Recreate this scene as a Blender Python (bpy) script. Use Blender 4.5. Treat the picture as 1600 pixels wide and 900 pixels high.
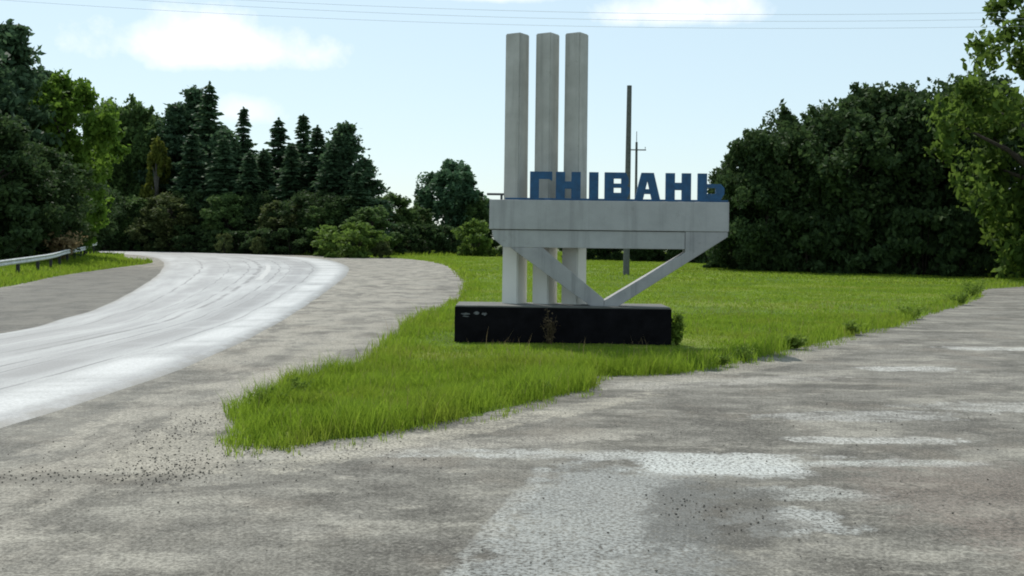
import bpy, bmesh, math, random
import numpy as np
from mathutils import Vector, Matrix
from mathutils.geometry import delaunay_2d_cdt

for o in list(bpy.data.objects):
    bpy.data.objects.remove(o)
scene = bpy.context.scene
COL = scene.collection
R = math.radians

# ------------------------------------------------------------------ camera
cam_data = bpy.data.cameras.new('camera')
cam_data.sensor_width = 36.0
cam_data.lens = 38.6
cam_data.shift_y = -0.0469
cam_data.clip_start = 0.1
cam_data.clip_end = 9000.0
camera = bpy.data.objects.new('camera', cam_data)
camera.location = (0.0, 0.0, 1.70)
camera.rotation_euler = (R(90), R(-0.7), 0.0)
COL.objects.link(camera)
scene.camera = camera

# ------------------------------------------------------------------ sky and sun
SUN_ELEV, SUN_AZ = 52.0, -24.0          # degrees; azimuth clockwise from +Y
world = bpy.data.worlds.new('World')
scene.world = world
world.use_nodes = True


def build_sky():
    nt = world.node_tree
    nt.nodes.clear()
    N = nt.nodes.new
    L = nt.links.new

    def math_(op, a, b=None, clamp=False):
        n = N('ShaderNodeMath'); n.operation = op; n.use_clamp = clamp
        for k, v in enumerate((a, b)):
            if v is None:
                continue
            if isinstance(v, (int, float)):
                n.inputs[k].default_value = v
            else:
                L(v, n.inputs[k])
        return n.outputs[0]
    sky = N('ShaderNodeTexSky')
    sky.sky_type = 'NISHITA'
    sky.sun_disc = False
    sky.sun_elevation = R(SUN_ELEV)
    sky.sun_rotation = R(SUN_AZ)
    sky.altitude = 200
    sky.air_density = 1.0
    sky.dust_density = 0.8
    sky.ozone_density = 1.3
    tc = N('ShaderNodeTexCoord')
    d = tc.outputs['Generated']
    noise = N('ShaderNodeTexNoise')
    noise.inputs['Scale'].default_value = 13.0
    noise.inputs['Detail'].default_value = 7.0
    noise.inputs['Roughness'].default_value = 0.6
    L(d, noise.inputs['Vector'])
    nz = math_('MULTIPLY', math_('SUBTRACT', noise.outputs[0], 0.5), 2.2)
    rnd = random.Random(4)
    # (azimuth slope, elevation slope, half width, half height, strength) of each cumulus bank
    clouds = [(-0.284, 0.169, 0.108, 0.034, 0.95), (0.155, 0.208, 0.07, 0.022, 0.9),
              (-0.246, 0.114, 0.045, 0.022, 0.55), (-0.02, 0.222, 0.06, 0.014, 0.8)]
    dirs = []
    for a, e, w, h, s in clouds:
        dirs.append((Vector((a, 1.0, e)).normalized(), w, h, s))
    for k in range(14):                        # the same scattered cumulus all round the sky
        az = R(55 + k * 18.6 + rnd.uniform(-6, 6))
        el = R(rnd.uniform(9, 32))
        dirs.append((Vector((math.sin(az) * math.cos(el), math.cos(az) * math.cos(el), math.sin(el))),
                     rnd.uniform(.07, .2), rnd.uniform(.02, .05), rnd.uniform(.6, 1)))
    total = None
    for c, w, h, s in dirs:
        right = c.cross(Vector((0, 0, 1))).normalized()
        up = right.cross(c).normalized()

        def dot(v):
            n = N('ShaderNodeVectorMath'); n.operation = 'DOT_PRODUCT'
            L(d, n.inputs[0]); n.inputs[1].default_value = v
            return n.outputs['Value']
        u = math_('DIVIDE', dot(right), w)
        v = dot(up)
        vv = math_('MAXIMUM', math_('DIVIDE', v, h), math_('DIVIDE', v, -h * 0.55))   # flat bottoms
        rr = math_('SQRT', math_('ADD', math_('MULTIPLY', u, u), math_('MULTIPLY', vv, vv)))
        m = math_('SUBTRACT', 1.0, rr)
        m = math_('ADD', m, nz)
        m = math_('MULTIPLY', m, 1.6, True)
        front = math_('GREATER_THAN', dot(c), 0.3)
        near = math_('LESS_THAN', rr, 1.6)
        m = math_('MULTIPLY', math_('MULTIPLY', m, front), near)
        m = math_('MULTIPLY', m, s)
        total = m if total is None else math_('MAXIMUM', total, m)
    mix = N('ShaderNodeMix'); mix.data_type = 'RGBA'
    L(math_('MULTIPLY', total, 0.85, True), mix.inputs['Factor'])
    veil = N('ShaderNodeMix'); veil.data_type = 'RGBA'          # thin high haze over the whole sky
    veil.inputs['Factor'].default_value = 0.66
    L(sky.outputs[0], veil.inputs['A']); veil.inputs['B'].default_value = (4.6, 5.75, 6.05, 1)
    L(veil.outputs['Result'], mix.inputs['A'])
    mix.inputs['B'].default_value = (8.0, 8.1, 8.3, 1)
    bg = N('ShaderNodeBackground')
    bg.inputs['Strength'].default_value = 0.15
    L(mix.outputs['Result'], bg.inputs['Color'])
    out = N('ShaderNodeOutputWorld')
    L(bg.outputs[0], out.inputs['Surface'])


build_sky()
sun_data = bpy.data.lights.new('sun', 'SUN')
sun_data.energy = 4.2
sun_data.angle = R(0.55)
sun_data.color = (1.0, 0.955, 0.88)
sun = bpy.data.objects.new('sun', sun_data)
_sd = Vector((math.sin(R(SUN_AZ)) * math.cos(R(SUN_ELEV)), math.cos(R(SUN_AZ)) * math.cos(R(SUN_ELEV)), math.sin(R(SUN_ELEV))))
sun.rotation_euler = (-_sd).to_track_quat('-Z', 'Y').to_euler()
sun.location = (-20, 40, 60)
COL.objects.link(sun)

scene.view_settings.view_transform = 'Standard'
scene.view_settings.look = 'None'
scene.view_settings.gamma = 1.0
scene.view_settings.exposure = 0.0
scene.render.engine = 'CYCLES'
scene.cycles.use_denoising = True
scene.cycles.max_bounces = 8
scene.cycles.transparent_max_bounces = 8
scene.cycles.filter_width = 1.9


# ------------------------------------------------------------------ helpers: materials
class Mat:
    def __init__(self, name):
        self.m = bpy.data.materials.new(name)
        self.m.use_nodes = True
        self.nt = self.m.node_tree
        self.nt.nodes.clear()
        self.out = self.N('ShaderNodeOutputMaterial')
        self.tc = self.N('ShaderNodeTexCoord')
        self.p = self.N('ShaderNodeBsdfPrincipled')
        self.L(self.p.outputs[0], self.out.inputs['Surface'])

    def N(self, t):
        return self.nt.nodes.new(t)

    def L(self, a, b):
        self.nt.links.new(a, b)

    def put(self, sock, v):
        if isinstance(v, (int, float)):
            sock.default_value = v
        elif isinstance(v, (tuple, list)):
            sock.default_value = tuple(v) + ((1,) if len(v) == 3 and sock.type == 'RGBA' else ())
        else:
            self.L(v, sock)

    def math(self, op, a, b=0.0, clamp=False):
        n = self.N('ShaderNodeMath'); n.operation = op; n.use_clamp = clamp
        self.put(n.inputs[0], a); self.put(n.inputs[1], b)
        return n.outputs[0]

    def noise(self, scale, detail=4, rough=0.55, vec=None, stretch=None, coord='Object'):
        n = self.N('ShaderNodeTexNoise')
        n.inputs['Scale'].default_value = scale
        n.inputs['Detail'].default_value = detail
        n.inputs['Roughness'].default_value = rough
        v = vec if vec is not None else self.tc.outputs[coord]
        if stretch:
            mp = self.N('ShaderNodeMapping')
            mp.inputs['Scale'].default_value = stretch
            self.L(v, mp.inputs['Vector']); v = mp.outputs[0]
        self.L(v, n.inputs['Vector'])
        return n.outputs[0]

    def ramp(self, fac, stops):
        n = self.N('ShaderNodeValToRGB')
        el = n.color_ramp.elements
        while len(el) < len(stops):
            el.new(0.5)
        for e, (pos, c) in zip(el, stops):
            e.position = pos
            e.color = tuple(c) + (1,) if len(c) == 3 else c
        self.L(fac, n.inputs[0])
        return n.outputs[0]

    def step(self, fac, a, b):
        n = self.N('ShaderNodeMapRange'); n.interpolation_type = 'SMOOTHSTEP'
        self.put(n.inputs['Value'], fac)
        n.inputs['From Min'].default_value = a; n.inputs['From Max'].default_value = b
        return n.outputs[0]

    def mix(self, fac, a, b, mode='MIX'):
        n = self.N('ShaderNodeMix'); n.data_type = 'RGBA'; n.blend_type = mode
        self.put(n.inputs['Factor'], fac)
        self.put(n.inputs['A'], a); self.put(n.inputs['B'], b)
        return n.outputs['Result']

    def set(self, color=None, rough=0.8, spec=0.5, bump=None, bump_d=0.01, bump_s=0.5):
        if color is not None:
            self.put(self.p.inputs['Base Color'], color)
        self.put(self.p.inputs['Roughness'], rough)
        self.put(self.p.inputs['Specular IOR Level'], spec)
        if bump is not None:
            b = self.N('ShaderNodeBump')
            b.inputs['Strength'].default_value = bump_s
            b.inputs['Distance'].default_value = bump_d
            self.L(bump, b.inputs['Height'])
            self.L(b.outputs[0], self.p.inputs['Normal'])
        return self

    def translucent(self, fac, color):
        t = self.N('ShaderNodeBsdfTranslucent')
        self.put(t.inputs['Color'], color)
        mx = self.N('ShaderNodeMixShader'); mx.inputs[0].default_value = fac
        self.L(self.p.outputs[0], mx.inputs[1]); self.L(t.outputs[0], mx.inputs[2])
        self.L(mx.outputs[0], self.out.inputs['Surface'])


def plain(name, color, rough=0.7, spec=0.4, var=0.25, scale=6.0, bump=0.006):
    m = Mat(name)
    n = m.noise(scale, 6, 0.62)
    dark = tuple(c * (1 - var) for c in color); lite = tuple(min(1, c * (1 + var)) for c in color)
    m.set(m.ramp(n, [(0.3, dark), (0.7, lite)]), rough, spec, m.noise(scale * 9, 4), bump, 0.4)
    return m.m


def leafy(name, dark, lite, trans=0.35, clump=0.7, rough=0.7, dry=None, patch=None):
    """foliage: per-leaf variation plus clumps of younger and older leaves"""
    m = Mat(name)
    geo = m.N('ShaderNodeNewGeometry')
    info = m.N('ShaderNodeObjectInfo')
    n = m.noise(clump, 3, 0.6)
    a = m.math('MULTIPLY', geo.outputs['Random Per Island'], 0.55)
    f = m.math('ADD', a, m.math('MULTIPLY', n, 0.75))
    f = m.math('ADD', f, m.math('MULTIPLY', info.outputs['Random'], 0.2))
    c = m.ramp(f, [(0.35, dark), (1.05, lite)])
    if patch:
        c = m.mix(m.math('MULTIPLY', m.step(m.noise(0.45, 5, 0.65), 0.47, 0.62), 0.75), c, patch)
        c = m.mix(m.math('MULTIPLY', m.step(m.noise(1.1, 4, 0.6), 0.47, 0.36), 0.6), c, tuple(v * 0.75 for v in dark))
    if dry:
        c = m.mix(m.step(geo.outputs['Random Per Island'], 0.965, 0.975), c, dry)
    m.set(c, rough, 0.12)
    m.translucent(trans, m.mix(0.5, c, tuple(min(1, v * 1.6) for v in lite)))
    return m.m


# ------------------------------------------------------------------ helpers: meshes and objects
def link(o, parent=None):
    COL.objects.link(o)
    if parent is not None:
        o.parent = parent
    return o


def tag(o, label=None, category=None, group=None, kind=None):
    for k, v in (('label', label), ('category', category), ('group', group), ('kind', kind)):
        if v:
            o[k] = v
    return o


def empty(name, loc=(0, 0, 0), rz=0.0):
    o = bpy.data.objects.new(name, None)
    o.location = loc
    o.rotation_euler = (0, 0, rz)
    o.empty_display_size = 0.3
    return link(o)


def np_mesh(name, verts, tris, mat=None, smooth=False):
    me = bpy.data.meshes.new(name)
    v = np.asarray(verts, dtype=np.float32).reshape(-1, 3)
    t = np.asarray(tris, dtype=np.int32).reshape(-1, 3)
    me.vertices.add(len(v)); me.vertices.foreach_set('co', v.ravel())
    me.loops.add(t.size); me.loops.foreach_set('vertex_index', t.ravel())
    me.polygons.add(len(t))
    me.polygons.foreach_set('loop_start', np.arange(0, t.size, 3, dtype=np.int32))
    me.update(calc_edges=True)
    if smooth:
        me.polygons.foreach_set('use_smooth', np.ones(len(t), dtype=bool))
    if mat:
        me.materials.append(mat)
    return me


def py_mesh(name, verts, faces, mat=None, smooth=False):
    me = bpy.data.meshes.new(name)
    me.from_pydata(verts, [], faces)
    bm = bmesh.new(); bm.from_mesh(me)
    bmesh.ops.recalc_face_normals(bm, faces=bm.faces)
    bm.to_mesh(me); bm.free()
    if smooth:
        for p in me.polygons:
            p.use_smooth = True
    if mat:
        me.materials.append(mat)
    me.update()
    return me


def obj(name, me, parent=None, loc=(0, 0, 0), rz=0.0):
    o = bpy.data.objects.new(name, me)
    o.location = loc
    o.rotation_euler = (0, 0, rz)
    return link(o, parent)


def prism(name, polys, y0, y1, mat, bevel=0.0):
    """polygons in the x-z plane (each CCW, butted, not overlapping) extruded from y0 to y1"""
    bm = bmesh.new()
    for poly in polys:
        a = [bm.verts.new((x, y0, z)) for x, z in poly]
        b = [bm.verts.new((x, y1, z)) for x, z in poly]
        n = len(poly)
        bm.faces.new(a); bm.faces.new(b[::-1])
        for i in range(n):
            bm.faces.new((a[i], b[i], b[(i + 1) % n], a[(i + 1) % n]))
    bmesh.ops.recalc_face_normals(bm, faces=bm.faces)
    if bevel:
        bmesh.ops.bevel(bm, geom=[e for e in bm.edges], offset=bevel, segments=2, affect='EDGES', profile=0.6)
    me = bpy.data.meshes.new(name)
    bm.to_mesh(me); bm.free()
    me.materials.append(mat)
    return me


def box_poly(x0, x1, z0, z1):
    return [(x0, z0), (x1, z0), (x1, z1), (x0, z1)]


def tube_data(paths, sides=8):
    """paths: list of [(point, radius), ...]; returns verts, faces"""
    V, F = [], []
    for path in paths:
        base = len(V)
        pts = [Vector(p) for p, r in path]
        for i, (p, r) in enumerate(path):
            t = (pts[min(i + 1, len(pts) - 1)] - pts[max(i - 1, 0)]).normalized()
            ref = Vector((1, 0, 0)) if abs(t.z) > 0.7 else Vector((0, 0, 1))
            a = t.cross(ref).normalized(); b = t.cross(a).normalized()
            for k in range(sides):
                an = 2 * math.pi * k / sides
                V.append(tuple(pts[i] + (a * math.cos(an) + b * math.sin(an)) * r))
        for i in range(len(path) - 1):
            for k in range(sides):
                k2 = (k + 1) % sides
                F.append((base + i * sides + k, base + i * sides + k2, base + (i + 1) * sides + k2, base + (i + 1) * sides + k))
        F.append(tuple(base + k for k in range(sides)))
        F.append(tuple(base + (len(path) - 1) * sides + k for k in range(sides)))
    return V, F


def inside(poly, P):
    x, y = P[:, 0], P[:, 1]
    res = np.zeros(len(P), dtype=bool)
    n = len(poly)
    for i in range(n):
        x0, y0 = poly[i]; x1, y1 = poly[(i + 1) % n]
        if y0 == y1:
            continue
        c = ((y0 > y) != (y1 > y)) & (x < (x1 - x0) * (y - y0) / (y1 - y0) + x0)
        res ^= c
    return res


def edge_dist(poly, P):
    d = np.full(len(P), 1e9)
    n = len(poly)
    for i in range(n):
        a = np.array(poly[i]); b = np.array(poly[(i + 1) % n])
        ab = b - a
        t = np.clip(((P - a) @ ab) / max(ab @ ab, 1e-9), 0, 1)
        d = np.minimum(d, np.hypot(*(P - a - t[:, None] * ab).T))
    return d


def smooth_loop(pts, step=0.25, jitter=0.0, seed=1, closed=True, grow=0.004):
    """Catmull-Rom through pts, resampled; jitter makes a ragged edge"""
    rnd = random.Random(seed)
    n = len(pts); out = []
    rng = range(n if closed else n - 1)
    for i in rng:
        if closed:
            p = [Vector(pts[(i + k) % n]) for k in (-1, 0, 1, 2)]
        else:
            p = [Vector(pts[max(0, min(n - 1, i + k))]) for k in (-1, 0, 1, 2)]
        L = (p[2] - p[1]).length
        dist = (p[1] + p[2]).length / 2
        s = max(1, int(L / (step + grow * dist * 2)))
        for j in range(s):
            t = j / s
            q = 0.5 * ((2 * p[1]) + (p[2] - p[0]) * t + (2 * p[0] - 5 * p[1] + 4 * p[2] - p[3]) * t * t
                       + (-p[0] + 3 * p[1] - 3 * p[2] + p[3]) * t ** 3)
            out.append((q.x + rnd.uniform(-1, 1) * jitter, q.y + rnd.uniform(-1, 1) * jitter))
    if not closed:
        out.append(tuple(pts[-1]))
    return out


def sheet(name, outline, zfun, mat, spacing, skirt=0.0, seed=0):
    """flat-ish sheet filling an outline, with interior points so the surface can undulate"""
    rng = np.random.default_rng(seed)
    o = np.array(outline)
    lo, hi = o.min(0), o.max(0)
    pts = []
    # finer near the camera
    y = lo[1]
    while y < hi[1]:
        s = spacing * max(1.0, abs(y) / 14.0)
        xs = np.arange(lo[0], hi[0], s)
        pts.append(np.stack([xs + rng.uniform(-.3, .3, len(xs)) * s, np.full(len(xs), y) + rng.uniform(-.3, .3, len(xs)) * s], 1))
        y += s
    P = np.concatenate(pts)
    P = P[inside(outline, P)]
    P = P[edge_dist(outline, P) > spacing * 0.25]
    allp = [Vector(p) for p in outline] + [Vector((float(a), float(b))) for a, b in P]
    n = len(outline)
    vs, es, fs, _, _, _ = delaunay_2d_cdt(allp, [(i, (i + 1) % n) for i in range(n)], [], 1, 1e-5)
    V2 = np.array([(v.x, v.y) for v in vs])
    z = zfun(V2)
    V = np.column_stack([V2, z])
    T = np.array([f for f in fs if len(f) == 3])
    a, b, c = V2[T[:, 0]], V2[T[:, 1]], V2[T[:, 2]]
    flip = ((b - a)[:, 0] * (c - a)[:, 1] - (b - a)[:, 1] * (c - a)[:, 0]) < 0
    T[flip] = T[flip][:, ::-1]
    if skirt:
        # close the edge with a short vertical bank
        k = len(V)
        edge = np.column_stack([o, zfun(o) - skirt])
        top = np.column_stack([o, zfun(o)])
        V = np.concatenate([V, top, edge])
        q = []
        for i in range(n):
            j = (i + 1) % n
            q += [(k + i, k + n + i, k + n + j), (k + i, k + n + j, k + j)]
        T = np.concatenate([T, np.array(q)])
    return np_mesh(name, V, T, mat, smooth=True)


def undulate(P, amp=0.02, f=0.35):
    x, y = P[:, 0], P[:, 1]
    return amp * (np.sin(f * x * 2.1 + 0.7 * np.sin(f * y)) + np.sin(f * y * 1.7 + 1.3 + np.sin(f * x * 1.3))) * 0.5


# ------------------------------------------------------------------ materials
def mask_ellipse(m, vec_sep, cx, cy, rx, ry, rot, wob, soft=0.35):
    x = m.math('SUBTRACT', vec_sep[0], cx); y = m.math('SUBTRACT', vec_sep[1], cy)
    c, s = math.cos(rot), math.sin(rot)
    u = m.math('ADD', m.math('MULTIPLY', x, c / rx), m.math('MULTIPLY', y, s / rx))
    v = m.math('ADD', m.math('MULTIPLY', x, -s / ry), m.math('MULTIPLY', y, c / ry))
    r = m.math('SQRT', m.math('ADD', m.math('POWER', m.math('ABSOLUTE', u), 4), m.math('POWER', m.math('ABSOLUTE', v), 4)))
    r = m.math('SQRT', r)
    return m.step(m.math('ADD', m.math('SUBTRACT', 1.0, r), wob), -soft, soft)


def apron_material():
    m = Mat('worn_asphalt_and_gravel')
    co = m.tc.outputs['Object']
    sep = m.N('ShaderNodeSeparateXYZ'); m.L(co, sep.inputs[0])
    xy = (sep.outputs[0], sep.outputs[1])
    big = m.noise(0.22, 5, 0.6)
    mid = m.noise(1.5, 6, 0.65)
    streak = m.noise(1.1, 6, 0.62, stretch=(0.7, 1.3, 1))
    fine = m.noise(38, 5, 0.7)
    grit = m.noise(150, 2, 0.5)
    wob = m.math('MULTIPLY', m.math('SUBTRACT', m.noise(4.0, 9, 0.72), 0.5), 1.5)
    base = m.ramp(m.math('ADD', m.math('MULTIPLY', big, 0.5), m.math('MULTIPLY', mid, 0.5)),
                  [(0.4, (0.088, 0.083, 0.072)), (0.5, (0.138, 0.131, 0.115)), (0.6, (0.195, 0.186, 0.165))])
    base = m.mix(m.math('MULTIPLY', m.step(streak, 0.5, 0.64), 0.6), base, (0.31, 0.295, 0.255))
    base = m.mix(m.math('MULTIPLY', m.step(streak, 0.48, 0.36), 0.65), base, (0.075, 0.07, 0.062))
    thin = m.noise(2.6, 6, 0.7, stretch=(0.75, 1.5, 1))
    base = m.mix(m.math('MULTIPLY', m.step(thin, 0.56, 0.68), 0.5), base, (0.35, 0.33, 0.285))
    base = m.mix(m.math('MULTIPLY', m.step(thin, 0.44, 0.33), 0.5), base, (0.055, 0.05, 0.043))
    blot = m.noise(9.0, 5, 0.7)
    base = m.mix(m.math('MULTIPLY', m.step(blot, 0.55, 0.7), 0.45), base, (0.3, 0.285, 0.25))
    base = m.mix(m.math('MULTIPLY', m.step(blot, 0.45, 0.32), 0.5), base, (0.06, 0.055, 0.048))
    # dusty verge between the two roads
    dust = m.step(m.math('ADD', m.math('MULTIPLY', xy[0], -0.42), m.math('MULTIPLY', wob, 0.6)), 0.2, 1.5)
    base = m.mix(m.math('MULTIPLY', dust, m.math('ADD', m.math('MULTIPLY', m.step(m.noise(0.9, 7, 0.72, stretch=(1.6, 0.7, 1)), 0.42, 0.58), 0.7), 0.12)), base, (0.31, 0.29, 0.25))
    dustw = m.math('MULTIPLY', m.step(m.noise(0.8, 5, 0.6), 0.52, 0.66), 0.35)
    base = m.mix(dustw, base, (0.2, 0.175, 0.145))
    # patches laid in other mixes over the years: (cx, cy, rx, ry, rot, colour, amount)
    patches = [(0.55, 6.3, 0.62, 2.0, -0.17, (0.255, 0.265, 0.26), 0.75),
               (1.62, 8.42, 0.62, 0.42, -0.05, (0.43, 0.445, 0.435), 0.9),
               (0.85, 8.72, 1.75, 0.2, -0.03, (0.38, 0.385, 0.37), 0.75),
               (2.75, 8.55, 0.9, 0.13, 0.03, (0.42, 0.43, 0.41), 0.7),
               (1.72, 6.75, 0.36, 0.34, 0.1, (0.36, 0.37, 0.36), 0.7),
               (1.9, 7.5, 0.55, 0.2, 0.0, (0.36, 0.37, 0.355), 0.6),
               (3.2, 9.55, 0.75, 0.16, 0.02, (0.45, 0.45, 0.43), 0.7),
               (3.5, 10.9, 0.9, 0.3, 0.1, (0.38, 0.38, 0.365), 0.6),
               (5.5, 15.1, 0.6, 0.28, 0.05, (0.48, 0.48, 0.46), 0.7),
               (8.2, 18.2, 1.0, 0.3, 0.02, (0.48, 0.48, 0.46), 0.7),
               (5.9, 11.6, 1.5, 0.35, 0.02, (0.4, 0.4, 0.38), 0.6),
               (0.0, 6.9, 0.07, 1.3, -0.21, (0.34, 0.345, 0.33), 0.5),
               (1.3, 6.95, 0.42, 0.85, -0.2, (0.055, 0.053, 0.049), 0.65),
               (1.0, 5.75, 0.4, 0.3, 0.1, (0.08, 0.08, 0.075), 0.55),
               (2.5, 8.0, 1.2, 0.12, 0.04, (0.09, 0.088, 0.08), 0.5),
               (3.6, 6.9, 1.0, 1.6, 0.3, (0.17, 0.135, 0.115), 0.45),
               (-0.75, 9.0, 1.8, 0.22, 0.33, (0.34, 0.32, 0.28), 0.6),
               (-2.6, 8.55, 0.5, 0.8, 0.2, (0.33, 0.305, 0.255), 0.5),
               (-3.1, 7.65, 0.9, 0.2, 0.06, (0.075, 0.068, 0.058), 0.6),
               (-2.0, 7.45, 0.55, 0.08, 0.35, (0.075, 0.07, 0.062), 0.6),
               (2.6, 13.4, 1.6, 0.3, 0.4, (0.36, 0.345, 0.315), 0.55),
               (-0.15, 10.1, 2.7, 0.2, 0.9, (0.36, 0.335, 0.28), 0.65),
               (3.6, 15.5, 3.2, 0.3, 0.88, (0.32, 0.3, 0.255), 0.5),
               (-2.85, 13.5, 0.3, 5.0, 0.0, (0.34, 0.315, 0.265), 0.5),
               (-13.8, 37, 2.6, 22, 0.29, (0.085, 0.083, 0.078), 0.7),
               (-4.2, 11.2, 0.35, 3.4, 0.05, (0.085, 0.085, 0.08), 0.55)]
    brk = m.step(m.noise(2.4, 7, 0.7, stretch=(1.0, 1.6, 1)), 0.4, 0.56)
    col = base
    for cx, cy, rx, ry, rot, c, amt in patches:
        k = mask_ellipse(m, xy, cx, cy, rx, ry, rot, m.math('MULTIPLY', wob, 2.0 if min(rx, ry) < 0.36 else 1.1), 0.2)
        if min(rx, ry) < 0.36:
            k = m.math('MULTIPLY', k, m.math('ADD', m.math('MULTIPLY', brk, 0.65), 0.35))
        k = m.math('MULTIPLY', k, m.math('MULTIPLY', m.step(fine, 0.36, 0.5), amt))
        col = m.mix(k, col, c)
    col = m.mix(0.8, col, m.ramp(fine, [(0.4, (0.55, 0.54, 0.52)), (0.6, (1.4, 1.39, 1.37))]), 'MULTIPLY')
    agg = m.noise(75, 3, 0.6)
    col = m.mix(m.math('MULTIPLY', m.step(agg, 0.57, 0.66), 0.45), col, (0.33, 0.315, 0.28))
    col = m.mix(m.math('MULTIPLY', m.step(agg, 0.42, 0.34), 0.5), col, (0.045, 0.042, 0.037))
    vor = m.N('ShaderNodeTexVoronoi'); vor.feature = 'DISTANCE_TO_EDGE'; vor.inputs['Scale'].default_value = 0.55
    warp = m.N('ShaderNodeVectorMath'); warp.operation = 'ADD'
    nn = m.N('ShaderNodeTexNoise'); nn.inputs['Scale'].default_value = 1.6; nn.inputs['Detail'].default_value = 6
    m.L(co, nn.inputs['Vector']); m.L(co, warp.inputs[0]); m.L(nn.outputs['Color'], warp.inputs[1]); m.L(warp.outputs[0], vor.inputs['Vector'])
    crack = m.math('MULTIPLY', m.step(vor.outputs['Distance'], 0.012, 0.003), m.step(m.noise(0.45, 4, 0.6), 0.5, 0.58))
    col = m.mix(m.math('MULTIPLY', crack, 0.3), col, (0.03, 0.028, 0.025))
    h = m.math('ADD', m.math('MULTIPLY', fine, 0.7), m.math('MULTIPLY', grit, 0.4))
    m.set(col, 0.93, 0.2, h, 0.007, 0.6)
    return m.m


def road_material():
    m = Mat('main_road_asphalt')
    uv = m.tc.outputs['UV']
    sep = m.N('ShaderNodeSeparateXYZ'); m.L(uv, sep.inputs[0])
    u, v = sep.outputs[0], sep.outputs[1]
    lane = m.noise(1.0, 6, 0.6, vec=uv, stretch=(7.0, 0.1, 1))
    lane2 = m.noise(1.0, 6, 0.66, vec=uv, stretch=(22.0, 0.28, 1))
    fine = m.noise(30, 5, 0.7)
    wob = m.math('MULTIPLY', m.math('SUBTRACT', m.noise(0.25, 4, 0.6, vec=uv, stretch=(0.5, 1, 1)), 0.5), 0.045)
    col = m.ramp(lane, [(0.36, (0.16, 0.164, 0.165)), (0.5, (0.225, 0.23, 0.231)), (0.64, (0.3, 0.305, 0.304))])
    col = m.mix(m.math('MULTIPLY', m.step(lane2, 0.48, 0.34), 0.45), col, (0.14, 0.14, 0.142))

    def seam(pos, w, c, amt):
        nonlocal col
        d = m.math('ABSOLUTE', m.math('SUBTRACT', m.math('ADD', u, wob), pos))
        k = m.math('MULTIPLY', m.step(d, w, w * 0.3), m.math('MULTIPLY', m.step(m.noise(0.35, 5, 0.65, vec=uv, stretch=(0.3, 1, 1)), 0.36, 0.56), amt))
        col = m.mix(k, col, c)
    for pos, w in ((0.56, .006), (0.40, .007), (0.22, .006), (0.80, .007), (0.66, .004), (0.345, .004)):
        seam(pos, w, (0.045, 0.045, 0.045), 0.8)
    seam(0.505, 0.016, (0.05, 0.05, 0.05), 0.85)
    seam(0.30, 0.06, (0.1, 0.1, 0.102), 0.65)
    seam(0.72, 0.06, (0.12, 0.12, 0.122), 0.5)
    seam(0.13, 0.09, (0.5, 0.505, 0.5), 0.6)
    edge = m.math('MINIMUM', u, m.math('SUBTRACT', 1.0, u))
    crumb = m.math('MULTIPLY', m.math('SUBTRACT', m.noise(1.6, 6, 0.7), 0.5), 0.16)
    col = m.mix(m.step(m.math('ADD', edge, crumb), 0.06, 0.01), col, (0.13, 0.125, 0.11))
    col = m.mix(0.4, col, m.ramp(fine, [(0.4, (0.6, 0.6, 0.6)), (0.6, (1.4, 1.4, 1.4))]), 'MULTIPLY')
    m.set(col, 0.5, 0.5, m.math('ADD', fine, m.math('MULTIPLY', lane2, 0.5)), 0.006, 0.5)
    return m.m


def ground_material():
    m = Mat('rough_ground')
    n = m.noise(0.35, 6, 0.62); f = m.noise(9, 5, 0.7)
    c = m.ramp(n, [(0.3, (0.06, 0.075, 0.022)), (0.55, (0.075, 0.1, 0.026)), (0.72, (0.12, 0.115, 0.05))])
    c = m.mix(0.6, c, m.ramp(f, [(0.3, (0.5, 0.5, 0.5)), (0.7, (1.4, 1.4, 1.4))]), 'MULTIPLY')
    m.set(c, 0.9, 0.2, f, 0.05, 0.8)
    return m.m


def lawn_material():
    m = Mat('lawn_turf')
    n = m.noise(0.3, 6, 0.6); f = m.noise(14, 5, 0.7); patch = m.noise(1.3, 5, 0.6)
    c = m.ramp(n, [(0.4, (0.068, 0.115, 0.01)), (0.5, (0.112, 0.172, 0.017)), (0.6, (0.165, 0.195, 0.032))])
    c = m.mix(m.math('MULTIPLY', m.step(patch, 0.6, 0.75), 0.4), c, (0.14, 0.14, 0.05))
    c = m.mix(0.6, c, m.ramp(f, [(0.3, (0.5, 0.5, 0.5)), (0.7, (1.4, 1.4, 1.4))]), 'MULTIPLY')
    geo = m.N('ShaderNodeNewGeometry')
    s = m.N('ShaderNodeSeparateXYZ'); m.L(geo.outputs['True Normal'], s.inputs[0])
    c = m.mix(m.step(m.math('ABSOLUTE', s.outputs[2]), 0.6, 0.3), c, (0.045, 0.035, 0.022))   # bare soil on the cut edge
    m.set(c, 0.9, 0.15, f, 0.04, 0.8)
    return m.m


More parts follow.
